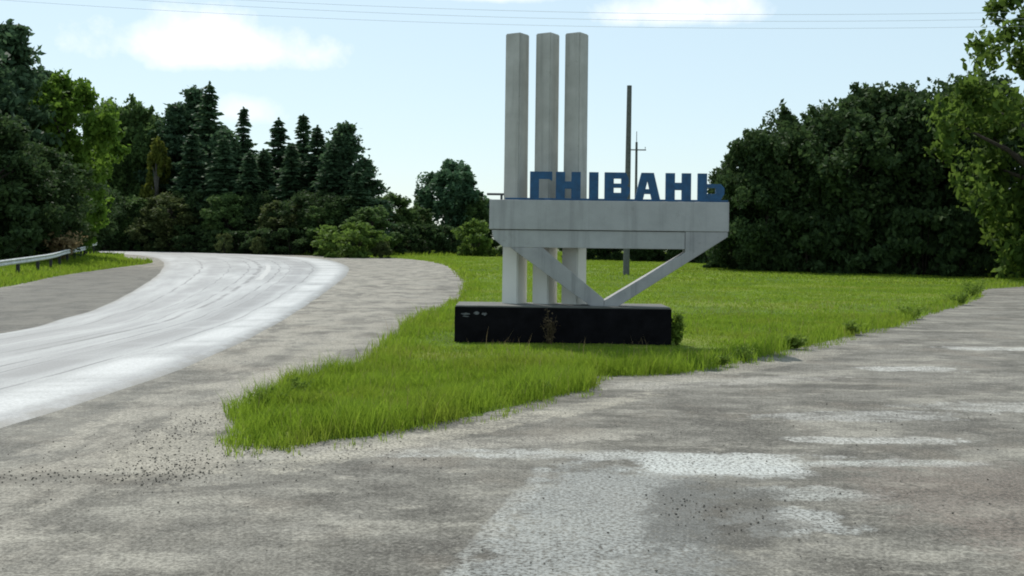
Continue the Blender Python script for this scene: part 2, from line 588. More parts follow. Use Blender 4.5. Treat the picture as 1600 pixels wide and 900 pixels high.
def concrete(name, low, high, weather=0.5, band=None):
    """whitewashed or bare concrete with rain streaks"""
    m = Mat(name)
    n = m.noise(2.2, 6, 0.62); f = m.noise(45, 4, 0.6)
    st = m.noise(1.0, 5, 0.62, stretch=(9, 9, 0.35))
    c = m.ramp(n, [(0.3, low), (0.7, high)])
    c = m.mix(m.math('MULTIPLY', m.step(st, 0.5, 0.72), weather), c, tuple(v * 0.5 for v in low))
    c = m.mix(m.math('MULTIPLY', m.step(m.noise(5.5, 6, 0.7), 0.6, 0.72), weather), c, (low[0] * 0.62, low[1] * 0.62, low[2] * 0.56))
    if band:
        geo = m.N('ShaderNodeNewGeometry')
        s = m.N('ShaderNodeSeparateXYZ'); m.L(geo.outputs['Position'], s.inputs[0])
        z = m.math('ADD', s.outputs[2], m.math('MULTIPLY', m.math('SUBTRACT', n, 0.5), 0.2))
        c = m.mix(m.step(z, band[0], band[0] - 0.25), c, m.mix(n, band[1], tuple(v * 0.8 for v in band[1])))
    m.set(c, 0.85, 0.3, m.math('ADD', f, n), 0.01, 0.35)
    return m.m


M = {}
M['apron'] = apron_material()
M['road'] = road_material()
M['ground'] = ground_material()
M['lawn'] = lawn_material()
M['column'] = concrete('column_concrete', (0.36, 0.355, 0.325), (0.48, 0.475, 0.44), 0.4, band=(1.75, (0.7, 0.69, 0.64)))
M['beam'] = concrete('beam_concrete', (0.33, 0.332, 0.33), (0.41, 0.412, 0.41), 0.3)
M['strut'] = concrete('strut_concrete', (0.28, 0.28, 0.285), (0.385, 0.38, 0.378), 0.5)
M['plinth'] = plain('black_painted_plinth', (0.006, 0.0055, 0.007), 0.9, 0.08, 0.5, 4.0)
M['plinth_cap'] = plain('cement_cap', (0.12, 0.12, 0.112), 0.85, 0.3, 0.2, 5.0)
M['blue'] = plain('blue_paint', (0.006, 0.068, 0.165), 0.45, 0.45, 0.3, 9.0, 0.002)
M['mark'] = plain('worn_grey_paint', (0.12, 0.12, 0.13), 0.8, 0.3, 0.5, 30.0)
M['steel_dark'] = plain('rusty_dark_steel', (0.06, 0.06, 0.06), 0.6, 0.5, 0.3, 14.0)
M['pole'] = plain('weathered_pole', (0.11, 0.115, 0.11), 0.85, 0.25, 0.3, 7.0)
M['wire'] = plain('aluminium_wire', (0.5, 0.52, 0.54), 0.5, 0.5, 0.1, 5.0)
M['ceramic'] = plain('insulator_ceramic', (0.3, 0.3, 0.3), 0.3, 0.5, 0.1, 9.0)
M['rail'] = plain('galvanised_rail', (0.52, 0.53, 0.52), 0.55, 0.5, 0.22, 3.0, 0.003)
M['post'] = plain('dark_rail_post', (0.03, 0.03, 0.03), 0.75, 0.3, 0.3, 8.0)
M['white_post'] = plain('limewashed_post', (0.62, 0.62, 0.58), 0.85, 0.3, 0.25, 6.0)
M['line'] = plain('worn_white_road_paint', (0.38, 0.38, 0.375), 0.7, 0.4, 0.18, 6.0, 0.002)
M['stone'] = plain('dark_chippings', (0.1, 0.092, 0.08), 0.9, 0.15, 0.6, 30.0)
M['bark'] = plain('tree_bark', (0.055, 0.045, 0.035), 0.9, 0.2, 0.4, 12.0, 0.03)
M['bark_pale'] = plain('grey_bark', (0.12, 0.11, 0.095), 0.85, 0.2, 0.5, 9.0, 0.02)
M['grass'] = leafy('grass_blades', (0.07, 0.125, 0.009), (0.195, 0.285, 0.027), 0.5, 1.4, 0.6, dry=(0.26, 0.24, 0.08), patch=(0.185, 0.2, 0.03))
M['dry'] = leafy('dry_stalks', (0.16, 0.11, 0.055), (0.34, 0.26, 0.14), 0.25, 1.0, 0.8)
M['withered'] = leafy('withered_stalks', (0.04, 0.03, 0.018), (0.11, 0.08, 0.045), 0.2, 1.0)
M['weed'] = leafy('weed_leaves', (0.07, 0.12, 0.014), (0.16, 0.23, 0.04), 0.45, 2.0)
M['l_dark'] = leafy('leaves_dark', (0.018, 0.037, 0.015), (0.06, 0.1, 0.034), 0.32)
M['l_mid'] = leafy('leaves_mid', (0.032, 0.066, 0.024), (0.105, 0.17, 0.05), 0.38)
M['l_haze'] = leafy('leaves_haze_tint', (0.028, 0.065, 0.038), (0.08, 0.15, 0.075), 0.32)  # distance haze put into the leaf colour as a blue tint
M['l_bright'] = leafy('leaves_bright', (0.045, 0.095, 0.012), (0.13, 0.22, 0.03), 0.42)
M['l_bush'] = leafy('leaves_bush', (0.035, 0.07, 0.014), (0.115, 0.18, 0.035), 0.42)
M['l_olive'] = leafy('leaves_olive', (0.035, 0.05, 0.018), (0.1, 0.125, 0.042), 0.34)
M['l_yellow'] = leafy('leaves_yellowing', (0.055, 0.08, 0.014), (0.16, 0.175, 0.03), 0.4)
M['l_near'] = leafy('leaves_near', (0.03, 0.062, 0.011), (0.12, 0.185, 0.032), 0.42)
M['needles'] = leafy('needles', (0.022, 0.05, 0.028), (0.075, 0.13, 0.062), 0.32, 0.9, 0.6)

# ------------------------------------------------------------------ terrain
def ground_mesh():
    rings = [0.0, 6, 15, 30, 50, 80, 120, 180, 300, 600, 1200, 2500, 5000]
    V = [(0, 40, -0.12)]; F = []
    seg = 48
    for r in rings[1:]:
        for k in range(seg):
            a = 2 * math.pi * k / seg
            V.append((r * math.cos(a), 40 + r * math.sin(a), -0.12))
    for k in range(seg):
        F.append((0, 1 + k, 1 + (k + 1) % seg))
    for i in range(len(rings) - 2):
        for k in range(seg):
            a = 1 + i * seg; b = a + seg; k2 = (k + 1) % seg
            F.append((a + k, b + k, b + k2, a + k2))
    return py_mesh('ground', V, F, M['ground'])


tag(obj('ground', ground_mesh()), kind='structure')

# gravelled junction and side road (one worn surface without kerbs)
APRON = [(-26, -12), (26, -12), (27, 6), (24, 20), (28, 33), (38, 40), (56, 44), (56, 53), (33, 52), (23.5, 50), (16.8, 45),
         (13.4, 37), (9.2, 29.6), (5.4, 23.6), (3.4, 19.6), (2.0, 17.0), (0.6, 16.4), (-0.6, 20),
         (-1.5, 32), (-1.5, 41), (-2.6, 57), (-4.3, 74), (-8.0, 90), (-12, 97), (-19, 103), (-30, 112), (-42, 119), (-43, 112),
         (-36, 100), (-31.9, 90), (-27.6, 78), (-22.9, 69.8), (-20.4, 55.4), (-18.5, 44.4), (-16.1, 34.4), (-16, 28), (-24, 20)]
apron = obj('junction_apron', sheet('junction_apron', smooth_loop(APRON, 0.8, 0.06, 3), lambda P: undulate(P, 0.004, 0.9) - 0.004, M['apron'], 0.7))
tag(apron, kind='structure')

# main road ribbon
ROAD_R = [(-8.2, -8), (-5.6, 2), (-4.75, 6), (-4.41, 9.51), (-4.19, 12.04), (-4.17, 15.3), (-4.49, 20.91), (-5.42, 31.15), (-7.44, 50.2),
          (-10.04, 67.67), (-14.68, 86.97), (-19.96, 97.98), (-24.37, 104.62), (-36, 115), (-60, 127)]
ROAD_L = [(-16.5, -8), (-12.4, 2), (-10.6, 8), (-9.6, 13), (-8.77, 18.85), (-9.15, 22.16), (-9.76, 25.83), (-12.18, 35.49), (-16.6, 51.38),
          (-22.39, 69.93), (-28.31, 86.05), (-34.39, 97.6), (-44, 107), (-64, 117)]


def resample(pts, n):
    P = np.array(smooth_loop(pts, 0.4, closed=False))
    d = np.concatenate([[0], np.cumsum(np.hypot(*np.diff(P, axis=0).T))])
    t = np.linspace(0, d[-1], n)
    return np.stack([np.interp(t, d, P[:, 0]), np.interp(t, d, P[:, 1])], 1)


ROAD_U = [0, .012, .03, .08, .18, .3, .46, .6, .75, .88, .96, .985, 1]
NR, NC = 300, len(ROAD_U)


def road_z(u):
    e = min(u, 1 - u)
    return -0.022 + 0.03 * min(1, e / 0.03) + 0.03 * (1 - (2 * u - 1) ** 2)


RR, RL = resample(ROAD_R, NR), resample(ROAD_L, NR)
rndr = np.random.default_rng(5)
ragR = rndr.normal(0, 0.03, NR); ragL = rndr.normal(0, 0.03, NR)


def road_point(i, u):
    """u = 0 on the right edge, 1 on the left edge"""
    return RR[i] * (1 - u) + RL[i] * u


def road_mesh():
    V, F, UV = [], [], []
    along = np.concatenate([[0], np.cumsum(np.hypot(*np.diff((RR + RL) / 2, axis=0).T))])
    for i in range(NR):
        for k in range(NC):
            u = ROAD_U[k]
            p = road_point(i, u)
            if k == 0: p = p + np.array([ragR[i], 0])
            if k == NC - 1: p = p + np.array([ragL[i], 0])
            V.append((p[0], p[1], road_z(u)))
            UV.append((u, along[i]))
    for i in range(NR - 1):
        for k in range(NC - 1):
            a = i * NC + k
            F.append((a, a + NC, a + NC + 1, a + 1))
    me = bpy.data.meshes.new('main_road')
    me.from_pydata(V, [], F)
    uvl = me.uv_layers.new(name='UVMap')
    for l in me.loops:
        uvl.data[l.index].uv = UV[l.vertex_index]
    for p in me.polygons:
        p.use_smooth = True
    me.materials.append(M['road'])
    me.update()
    if me.polygons[0].normal.z < 0:
        me.flip_normals()
    return me


road = tag(obj('main_road', road_mesh()), kind='structure')


def line_strip(i0, i1, u, w):
    V, F = [], []
    for n, i in enumerate(np.linspace(i0, i1, 14)):
        k = int(i); f = i - k
        p = road_point(k, u) * (1 - f) + road_point(min(k + 1, NR - 1), u) * f
        q = road_point(min(k + 2, NR - 1), u) - road_point(max(k - 2, 0), u)
        q = np.array([q[1], -q[0]]) / np.hypot(*q)
        ww = w * (1 + 0.2 * math.sin(n * 2.3))
        a, b = p - q * ww / 2, p + q * ww / 2
        z = road_z(u) + 0.006
        V += [(a[0], a[1], z), (b[0], b[1], z)]
    for n in range(13):
        F.append((2 * n, 2 * n + 2, 2 * n + 3, 2 * n + 1))
    me = py_mesh('centre_line', V, F, M['line'])
    if me.polygons[0].normal.z < 0:
        me.flip_normals()
    return me


def road_index(Y):
    return int(np.argmin(np.abs((RR[:, 1] + RL[:, 1]) / 2 - Y)))


for y0, y1, w in ((42.0, 66.0, 0.26), (84, 92, 0.2)):
    obj('centre_line', line_strip(road_index(y0), road_index(y1), 0.46, w), road)

# the lawn between the roads
LAWN = [(-2.24, 8.83), (-2.36, 9.4), (-2.51, 10.61), (-2.46, 12.91), (-1.94, 15.3), (-2.06, 19.82), (-1.95, 25.01), (-1.62, 32.03),
        (-1.85, 41.12), (-2.97, 57.09), (-4.73, 74.15), (-8.49, 91.3), (-14, 100), (-10, 108), (4, 106), (14, 96), (22, 82), (28, 70), (36, 62), (32, 53),
        (24.5, 48.5), (18.51, 42.6), (15.2, 35.4), (11.0, 28.0), (7.35, 21.9), (5.1, 18.3), (3.0, 15.1), (2.05, 14.25), (1.15, 13.75), (0.98, 13.3),
        (1.1, 12.75), (0.57, 11.9), (-0.23, 10.62), (-1.09, 9.5), (-1.63, 8.88), (-2.1, 8.68)]
LAWN_O = smooth_loop(LAWN, 0.16, 0.06, 7)


LAWN_C = smooth_loop(LAWN, 0.5, 0.0, 7)


def lawn_z(P):
    d = edge_dist(LAWN_C, P)
    return -0.035 + 0.095 * np.clip(d / 0.4, 0, 1) + undulate(P, 0.03, 0.5) * np.clip(d, 0, 1)


lawn = tag(obj('lawn', sheet('lawn', LAWN_O, lawn_z, M['lawn'], 0.45, skirt=0.1, seed=2)), kind='structure')

# the raised verge under the guardrail
VERGE = [(-16.02, 34.4), (-18.36, 44.4), (-20.3, 55.4), (-22.75, 69.7), (-27.6, 78.2), (-31.8, 90), (-35, 95.5), (-42, 97), (-60, 92), (-62, 60), (-50, 34), (-34, 24), (-23, 21), (-16, 28)]
VERGE_O = smooth_loop(VERGE, 0.3, 0.08, 9)
VERGE_C = smooth_loop(VERGE, 1.0, 0.0, 9)


def verge_z(P):
    d = edge_dist(VERGE_C, P)
    return -0.03 + np.clip(d * 0.085, 0, 0.5) + undulate(P, 0.03, 0.5) * np.clip(d, 0, 1)


verge = tag(obj('grass_verge', sheet('grass_verge', VERGE_O, verge_z, M['lawn'], 0.8, skirt=0.1, seed=3)), kind='structure')


# ------------------------------------------------------------------ grass
def blades(P, z, h, w, rng, lean=0.8):
    n = len(P)
    az = rng.uniform(0, 2 * math.pi, n)
    la = rng.uniform(0, 2 * math.pi, n)
    ln = rng.uniform(0.05, lean, n) * h
    dx, dy = np.cos(az) * w / 2, np.sin(az) * w / 2
    lx, ly = np.cos(la) * ln, np.sin(la) * ln
    V = np.zeros((n, 5, 3))
    V[:, 0] = np.stack([P[:, 0] - dx, P[:, 1] - dy, z - 0.01], 1)
    V[:, 1] = np.stack([P[:, 0] + dx, P[:, 1] + dy, z - 0.01], 1)
    V[:, 2] = np.stack([P[:, 0] - dx * .8 + lx * .35, P[:, 1] - dy * .8 + ly * .35, z + h * .58], 1)
    V[:, 3] = np.stack([P[:, 0] + dx * .8 + lx * .35, P[:, 1] + dy * .8 + ly * .35, z + h * .58], 1)
    V[:, 4] = np.stack([P[:, 0] + lx, P[:, 1] + ly, z + h], 1)
    b = np.arange(n)[:, None] * 5
    T = np.concatenate([b + [0, 1, 3], b + [0, 3, 2], b + [2, 3, 4]], 0)
    return V.reshape(-1, 3), T


def scatter(poly, y0, y1, density, rng):
    o = np.array(poly)
    m = (o[:, 1].min(), o[:, 1].max())
    y0, y1 = max(y0, m[0]), min(y1, m[1])
    x0, x1 = o[:, 0].min(), o[:, 0].max()
    n = int((x1 - x0) * (y1 - y0) * density)
    P = np.stack([rng.uniform(x0, x1, n), rng.uniform(y0, y1, n)], 1)
    P = P[np.abs(P[:, 0]) < P[:, 1] * 0.5 + 4]           # what lies beside the view needs no blades
    return P[inside(poly, P)]


def grow(name, poly, zf, bands, seed, keep_out=None, edge_tall=0.0, mat='grass', floor=-0.005):
    rng = np.random.default_rng(seed)
    VV, TT, off = [], [], 0
    for y0, y1, dens, h, w in bands:
        P = scatter(poly, y0, y1, dens, rng)
        if keep_out:
            x0, x1, ya, yb = keep_out
            P = P[~((P[:, 0] > x0) & (P[:, 0] < x1) & (P[:, 1] > ya) & (P[:, 1] < yb))]
        z = np.maximum(zf(P), floor)
        d = edge_dist(poly, P)
        if y0 < 30:                                     # thin, ragged fringe
            keep = (d > 0.16) | (rng.random(len(P)) < 0.3 + 4.0 * d)
            P, z, d = P[keep], z[keep], d[keep]
        clump = 0.55 + 0.95 * (0.5 + 0.5 * np.sin(P[:, 0] * 3.1 + 1.7 * np.sin(P[:, 1] * 2.3)) * np.sin(P[:, 1] * 2.7 + np.sin(P[:, 0] * 4.1)))
        hh = h * rng.uniform(0.35, 1.0, len(P)) ** 1.2 * 1.35 * clump * (1 + edge_tall * (1.0 if y0 < 14 else 2.6) * np.clip(1 - d / 0.8, 0, 1) * rng.uniform(0, 1.4, len(P)))
        if keep_out:                                    # trodden short round the plinth
            near = np.clip((np.hypot(np.clip(np.abs(P[:, 0] - 0.83) - 1.73, 0, 9), np.clip(np.abs(P[:, 1] - 18.05) - 0.55, 0, 9)) - 0.1) / 1.2, 0.35, 1)
            hh = hh * near
        V, T = blades(P, z, hh, w * rng.uniform(.7, 1.3, len(P)), rng)
        VV.append(V); TT.append(T + off); off += len(V)
    return obj(name, np_mesh(name, np.concatenate(VV), np.concatenate(TT), M[mat]))


LAWN_S = smooth_loop(LAWN, 0.5, 0.0, 3)
g0 = grow('dry_grass_stalks', LAWN_S, lawn_z, [(8, 16, 26, 0.2, 0.0035), (16, 30, 7, 0.2, 0.005)], 13, keep_out=(-1.2, 2.9, 17.1, 18.9), edge_tall=0.4, mat='dry')
tag(g0, 'thin dry grass stalks standing above the green lawn', 'grass', kind='stuff')
LAWN_F = smooth_loop([(x - (0.12 if y < 14 and x < -1 else 0), y) for x, y in LAWN], 0.3, 0.14, 17)
g1 = grow('lawn_grass', LAWN_F, lawn_z, [(8, 14.5, 3600, 0.1, 0.0065), (14.5, 25, 1000, 0.06, 0.010), (25, 45, 260, 0.045, 0.016), (45, 105, 60, 0.06, 0.04)],
          11, floor=-0.005, keep_out=(-0.9, 2.56, 17.5, 18.85), edge_tall=1.0)


def fringe(seed):
    rng = np.random.default_rng(seed)
    big = smooth_loop([(x + (x - 0.3) * 0.02, y - 0.5) for x, y in LAWN if y < 40], 0.5)
    P = scatter(big, 8, 24, 420, rng)
    P = np.concatenate([P, P + rng.normal(0, .03, P.shape), P + rng.normal(0, .03, P.shape)])
    d = edge_dist(LAWN_C, P); ins = inside(LAWN_C, P)
    clump = np.sin(P[:, 0] * 9 + 2 * np.sin(P[:, 1] * 5)) * np.sin(P[:, 1] * 8 + np.sin(P[:, 0] * 7))
    k = (~ins) & (d < 0.35) & (rng.random(len(P)) < 0.75 - d * 2.2) & (clump > 0.05)
    P = P[k]
    V, T = blades(P, np.full(len(P), -0.004), rng.uniform(.025, .09, len(P)), np.full(len(P), .007), rng, 1.0)
    return np_mesh('fringe_grass', V, T, M['grass'])


tag(obj('fringe_grass', fringe(19)), 'thin stray grass sprouting from the gravel at the lawn edge', 'grass', kind='stuff')
tag(g1, 'bright green grass covering the lawn between the roads', 'grass', kind='stuff')
g2 = grow('verge_grass', VERGE_C, verge_z, [(24, 60, 130, 0.14, 0.03), (60, 96, 50, 0.16, 0.05)], 12, edge_tall=0.2)
tag(g2, 'green grass on the bank under the guardrail', 'grass', kind='stuff')

# strip of rough grass beyond the bend and to the right of the lawn
FAR = [(-70, 131), (-44, 122), (-30, 113.5), (-19, 104.5), (-13.2, 99.5), (-9.5, 106), (4, 104), (14, 95), (24, 80), (30, 70), (60, 72), (60, 140), (-70, 150)]
FAR_O = smooth_loop(FAR, 1.0, 0.2, 14)
g3 = grow('rough_grass', FAR_O, lambda P: np.full(len(P), -0.12), [(60, 150, 16, 0.35, 0.07)], 15, floor=-0.2)
tag(g3, 'rough uncut grass along the far side of the bend and under the trees', 'grass', kind='stuff')


# ------------------------------------------------------------------ loose chippings on the fork
def chippings():
    rng = np.random.default_rng(21)
    spots = [(-2.85, 9.8, 0.3, 1.2, 240, 0.0045), (-2.45, 8.0, 0.35, 0.5, 240, 0.005), (-3.1, 7.7, 0.8, 0.25, 200, 0.0045),
             (-2.0, 8.6, 1.2, 0.6, 200, 0.005), (1.3, 7.0, 0.4, 0.5, 90, 0.005), (0, 7.5, 5, 2.0, 300, 0.004), (4, 9, 3, 3, 140, 0.005)]
    V, T = [], []
    base = np.array([(1, 0, 0), (-1, 0, 0), (0, 1, 0), (0, -1, 0), (0, 0, 1), (0, 0, -1)], float)
    tri = np.array([(0, 2, 4), (2, 1, 4), (1, 3, 4), (3, 0, 4), (2, 0, 5), (1, 2, 5), (3, 1, 5), (0, 3, 5)])
    off = 0
    for cx, cy, sx, sy, n, r in spots:
        for _ in range(n):
            x, y = rng.normal(cx, sx * .6), rng.normal(cy, sy * .6)
            if y < 3.5:
                continue
            rr = r * rng.uniform(.5, 2.0)
            v = base * (rr * rng.uniform(.6, 1.4, (6, 1))) * [1, 1, 0.7]
            a = rng.uniform(0, 6.28); c, s = math.cos(a), math.sin(a)
            v = v @ np.array([[c, -s, 0], [s, c, 0], [0, 0, 1]])
            V.append(v + [x, y, rr * 0.35]); T.append(tri + off); off += 6
    return np_mesh('loose_chippings', np.concatenate(V), np.concatenate(T), M['stone'])


tag(obj('loose_chippings', chippings()), 'loose dark stone chippings strewn over the fork of the roads', 'gravel', kind='stuff')


# ------------------------------------------------------------------ monument
def cell(name, x0, x1, y0, y1, z0, z1, mat, parent, bevel=0.012):
    return obj(name, prism(name, [box_poly(x0, x1, z0, z1)], y0, y1, mat, bevel), parent)


mon = tag(empty('town_sign_monument', (0.8, 18.1, 0.05)), 'concrete town sign with three tall columns, a beam with blue letters and a black plinth', 'monument')


def mpart(o):
    """parts are drawn in scene metres; shift them under the monument's own origin"""
    o.location = (-0.8, -18.1, -0.05)
    return o


plinth = mpart(cell('plinth', -0.90, 2.56, 17.50, 18.60, -0.05, 0.625, M['plinth'], mon, 0.015))
mpart(cell('plinth_cap', -0.885, 2.545, 17.515, 18.585, 0.622, 0.648, M['plinth_cap'], mon, 0.006))


def column(cx, cy, side, z0, z1, rot):
    bm = bmesh.new()
    rows = [(z0, 1.05), (z0 + (z1 - z0) * 0.5, 1.0), (z1, 0.985)]
    ring = []
    for z, s in rows:
        ring.append([bm.verts.new((cx + math.cos(rot + math.pi / 4 + k * math.pi / 2) * side * s / math.sqrt(2),
                                   cy + math.sin(rot + math.pi / 4 + k * math.pi / 2) * side * s / math.sqrt(2), z)) for k in range(4)])
    for i in range(len(rows) - 1):
        for k in range(4):
            bm.faces.new((ring[i][k], ring[i][(k + 1) % 4], ring[i + 1][(k + 1) % 4], ring[i + 1][k]))
    bm.faces.new(ring[0][::-1]); bm.faces.new(ring[-1])
    bmesh.ops.recalc_face_normals(bm, faces=bm.faces)
    vert = [e for e in bm.edges if abs(e.verts[0].co.z - e.verts[1].co.z) > 0.1 or e.verts[0].co.z > z1 - 0.01]
    bmesh.ops.bevel(bm, geom=vert, offset=0.016, segments=2, affect='EDGES')
    me = bpy.data.meshes.new('column')
    bm.to_mesh(me); bm.free()
    me.materials.append(M['column'])
    return me


for cx, z1 in ((0.052, 5.13), (0.557, 5.14), (1.042, 5.15)):
    mpart(obj('column', column(cx, 18.32, 0.296, 0.648, z1, R(-33)), mon))

mpart(cell('beam', -0.37, 3.50, 17.72, 18.07, 1.872, 2.352, M['beam'], mon, 0.012))
lower = prism('lower_beam', [[(-0.33, 1.862), (-0.30, 1.72), (-0.14, 1.582), (2.796, 1.582), (2.796, 1.862)]], 17.745, 18.05, M['beam'], 0.008)
mpart(obj('lower_beam', lower, mon))
mpart(obj('strut', prism('strut', [[(-0.03, 1.578), (1.28, 0.648), (1.498, 0.648), (1.498, 0.765), (0.50, 1.578)]], 17.735, 18.03, M['strut'], 0.008), mon))
mpart(obj('strut', prism('strut', [[(1.502, 0.648), (1.73, 0.648), (3.485, 1.79), (3.485, 1.868), (2.80, 1.868), (2.80, 1.53), (1.502, 0.74)]],
                         17.73, 18.035, M['strut'], 0.008), mon))
mpart(cell('groove_blocker', -0.31, 2.79, 17.80, 18.02, 1.860, 1.8735, M['steel_dark'], mon, 0))  # added dark strip: stops light from behind and keeps the groove dark
mpart(cell('letter_rail', -0.12, 3.49, 17.76, 17.86, 2.355, 2.385, M['blue'], mon, 0.004))
mpart(cell('metal_bar', -0.42, -0.14, 17.98, 18.04, 2.43, 2.465, M['steel_dark'], mon, 0.004))
mpart(cell('bar_bracket', -0.20, -0.16, 17.99, 18.03, 2.352, 2.432, M['steel_dark'], mon, 0.003))

# letters: every letter is a set of butted strokes
Z0, Z1 = 2.386, 2.815
ZM = (Z0 + Z1) / 2


def letter_shapes():
    s = 0.148                                    # stroke width
    t = 0.12                                     # bar height
    out = []

    def H(x0, x1):
        return [box_poly(x0, x0 + s, Z0, Z1), box_poly(x0 + s, x1 - s, ZM - t * .5, ZM + t * .5), box_poly(x1 - s, x1, Z0, Z1)]
    out.append([box_poly(0.28, 0.28 + s, Z0, Z1), [(0.28 + s, Z1 - t), (0.59, Z1 - t), (0.64, Z1 - t - 0.03), (0.64, Z1), (0.28 + s, Z1)]])      # Г
    out.append(H(0.70, 1.10))                                                                                                 # Н
    out.append([box_poly(1.24, 1.39, Z0, Z1)])                                                                               # І
    x0, x1 = 1.49, 1.90                                                                                                       # В
    b = []
    b.append(box_poly(x0, x0 + s, Z0, Z1))
    b.append([(x0 + s, Z1 - 0.1), (x1 - 0.14, Z1 - 0.1), (x1 - 0.02, Z1 - 0.1), (x1 - 0.07, Z1), (x0 + s, Z1)])
    b.append(box_poly(x1 - 0.14, x1 - 0.02, ZM + 0.035, Z1 - 0.1))
    b.append([(x0 + s, ZM - 0.035), (x1 - 0.14, ZM - 0.035), (x1, ZM - 0.035), (x1 - 0.045, ZM), (x1 - 0.02, ZM + 0.035), (x0 + s, ZM + 0.035)])
    b.append(box_poly(x1 - 0.14, x1, Z0 + 0.1, ZM - 0.035))
    b.append([(x0 + s, Z0), (x1 - 0.05, Z0), (x1, Z0 + 0.1), (x0 + s, Z0 + 0.1)])
    out.append(b)
    x0, x1 = 1.98, 2.39                                                                                                       # А
    c = (x0 + x1) / 2
    k = 0.10
    hw = (x1 - x0) / 2
    zb0, zb1 = Z0 + 0.085, Z0 + 0.165

    def outer(z): return c - hw + (hw - k) * (z - Z0) / (Z1 - Z0)

    def inner(z): return min(c - 0.001, outer(z) + 0.135)
    zt = Z0 + 0.30
    out.append([[(outer(Z0), Z0), (inner(Z0), Z0), (inner(zt), zt), (outer(zt), zt)],
                [(2 * c - inner(Z0), Z0), (2 * c - outer(Z0), Z0), (2 * c - outer(zt), zt), (2 * c - inner(zt), zt)],
                [(outer(zt), zt), (2 * c - outer(zt), zt), (c + k, Z1), (c - k, Z1)],
                [(inner(zb0), zb0), (2 * c - inner(zb0), zb0), (2 * c - inner(zb1), zb1), (inner(zb1), zb1)]])
    out.append(H(2.48, 2.89))                                                                                                 # Н
    x0, x1 = 3.00, 3.43                                                                                                       # Ь
    out.append([box_poly(x0, x0 + 0.148, Z0, Z1),
                [(x0 + 0.148, ZM - 0.02), (x1 - 0.14, ZM - 0.02), (x1, ZM - 0.02), (x1 - 0.06, ZM + 0.045), (x0 + 0.148, ZM + 0.045)],
                box_poly(x1 - 0.14, x1, Z0 + 0.1, ZM - 0.02),
                [(x0 + 0.148, Z0), (x1 - 0.06, Z0), (x1, Z0 + 0.1), (x0 + 0.148, Z0 + 0.1)]])
    return out


for polys in letter_shapes():
    mpart(obj('letter', prism('letter', polys, 17.775, 17.845, M['blue']), mon))

# traces of old paint on the plinth front
rm = random.Random(3)
for x, z, w, h in ((-0.80, 0.515, 0.16, 0.02), (-0.60, 0.525, 0.1, 0.03), (-0.47, 0.515, 0.09, 0.025), (-0.78, 0.475, 0.12, 0.012)):
    poly = []
    for k in range(12):
        a = 2 * math.pi * k / 12
        poly.append((x + w / 2 + math.cos(a) * w / 2 * rm.uniform(.7, 1.1), z + math.sin(a) * h * rm.uniform(.5, 1.1)))
    o = obj('paint_trace', prism('paint_trace', [poly], 17.496, 17.499, M['mark']), plinth)

# ------------------------------------------------------------------ utility poles and wires
def tapered_pole(name, x, y, h, r0, r1, label, z=-0.1, arm=None, pin=0.0):
    root = tag(empty(name, (x, y, z)), label, 'utility pole', 'utility poles')
    V, F = tube_data([[((0, 0, 0), r0), ((0, 0, h * .5), (r0 + r1) / 2), ((0, 0, h), r1)]], 12)
    obj('shaft', py_mesh('shaft', V, F, M['pole'], False), root)
    if arm:
        half, za = arm
        me = prism('cross_arm', [box_poly(-half, half, za - 0.05, za + 0.05)], -r0 - 0.08, -r0 * 0.9, M['pole'], 0.008)
        obj('cross_arm', me, root)
        for sx in (-half * 0.92, half * 0.92):
            V, F = tube_data([[((0, 0, 0), 0.02), ((0, 0, 0.1), 0.02), ((0, 0, 0.11), 0.05), ((0, 0, 0.22), 0.03)]], 8)
            obj('insulator', py_mesh('insulator', V, F, M['ceramic']), root, (sx, -r0 - 0.03, za + 0.05))
    if pin:
        V, F = tube_data([[((0, 0, h - 0.2), 0.035), ((0, 0, h + pin), 0.03)]], 6)
        obj('top_pin', py_mesh('top_pin', V, F, M['steel_dark']), root)
    return root


p1 = tapered_pole('utility_pole', 5.55, 53.2, 9.2, 0.155, 0.115, 'bare tall pole standing on the lawn behind the blue letters', 0.05)
p1.rotation_euler = (0, R(0.3), 0)
tapered_pole('utility_pole', 10.9, 97, 10.6, 0.14, 0.10, 'thin distant pole with a cross arm right of the bare pole', -0.12, arm=(0.82, 9.9), pin=0.95)
# the span over the road hangs between two poles outside the view
tapered_pole('utility_pole', -26.0, 40.0, 11.3, 0.16, 0.12, 'pole outside the picture carrying the wires on the left', 0.3, arm=(0.9, 10.65))
tapered_pole('utility_pole', 37.0, 40.0, 11.4, 0.16, 0.12, 'pole outside the picture carrying the wires on the right', -0.12, arm=(0.9, 10.85))
WIRES = [(39.2, 9.60, 0.0014, 'lower front overhead wire crossing the sky above the columns'),
         (40.8, 9.66, 0.0012, 'lower rear overhead wire crossing the sky above the columns'),
         (40.0, 10.01, 0.0013, 'upper overhead wire crossing the top of the sky')]
for y, zc, k, label in WIRES:
    path = []
    for t in np.linspace(-26, 37, 48):
        path.append(((t, y, zc + k * (t - 5.5) ** 2), 0.005))
    V, F = tube_data([path], 5)
    tag(obj('overhead_wire', py_mesh('overhead_wire', V, F, M['wire'])), label, 'wire', 'overhead wires')

# ------------------------------------------------------------------ guardrail
RAIL = [(-17.2, 31, .50), (-18.2, 36, .52), (-19.55, 42, .58), (-20.3, 46.5, .66), (-21.2, 50.5, .72), (-23.2, 57, .80), (-26.2, 67, .86), (-30.2, 78, .92), (-33.2, 87.5, .99)]


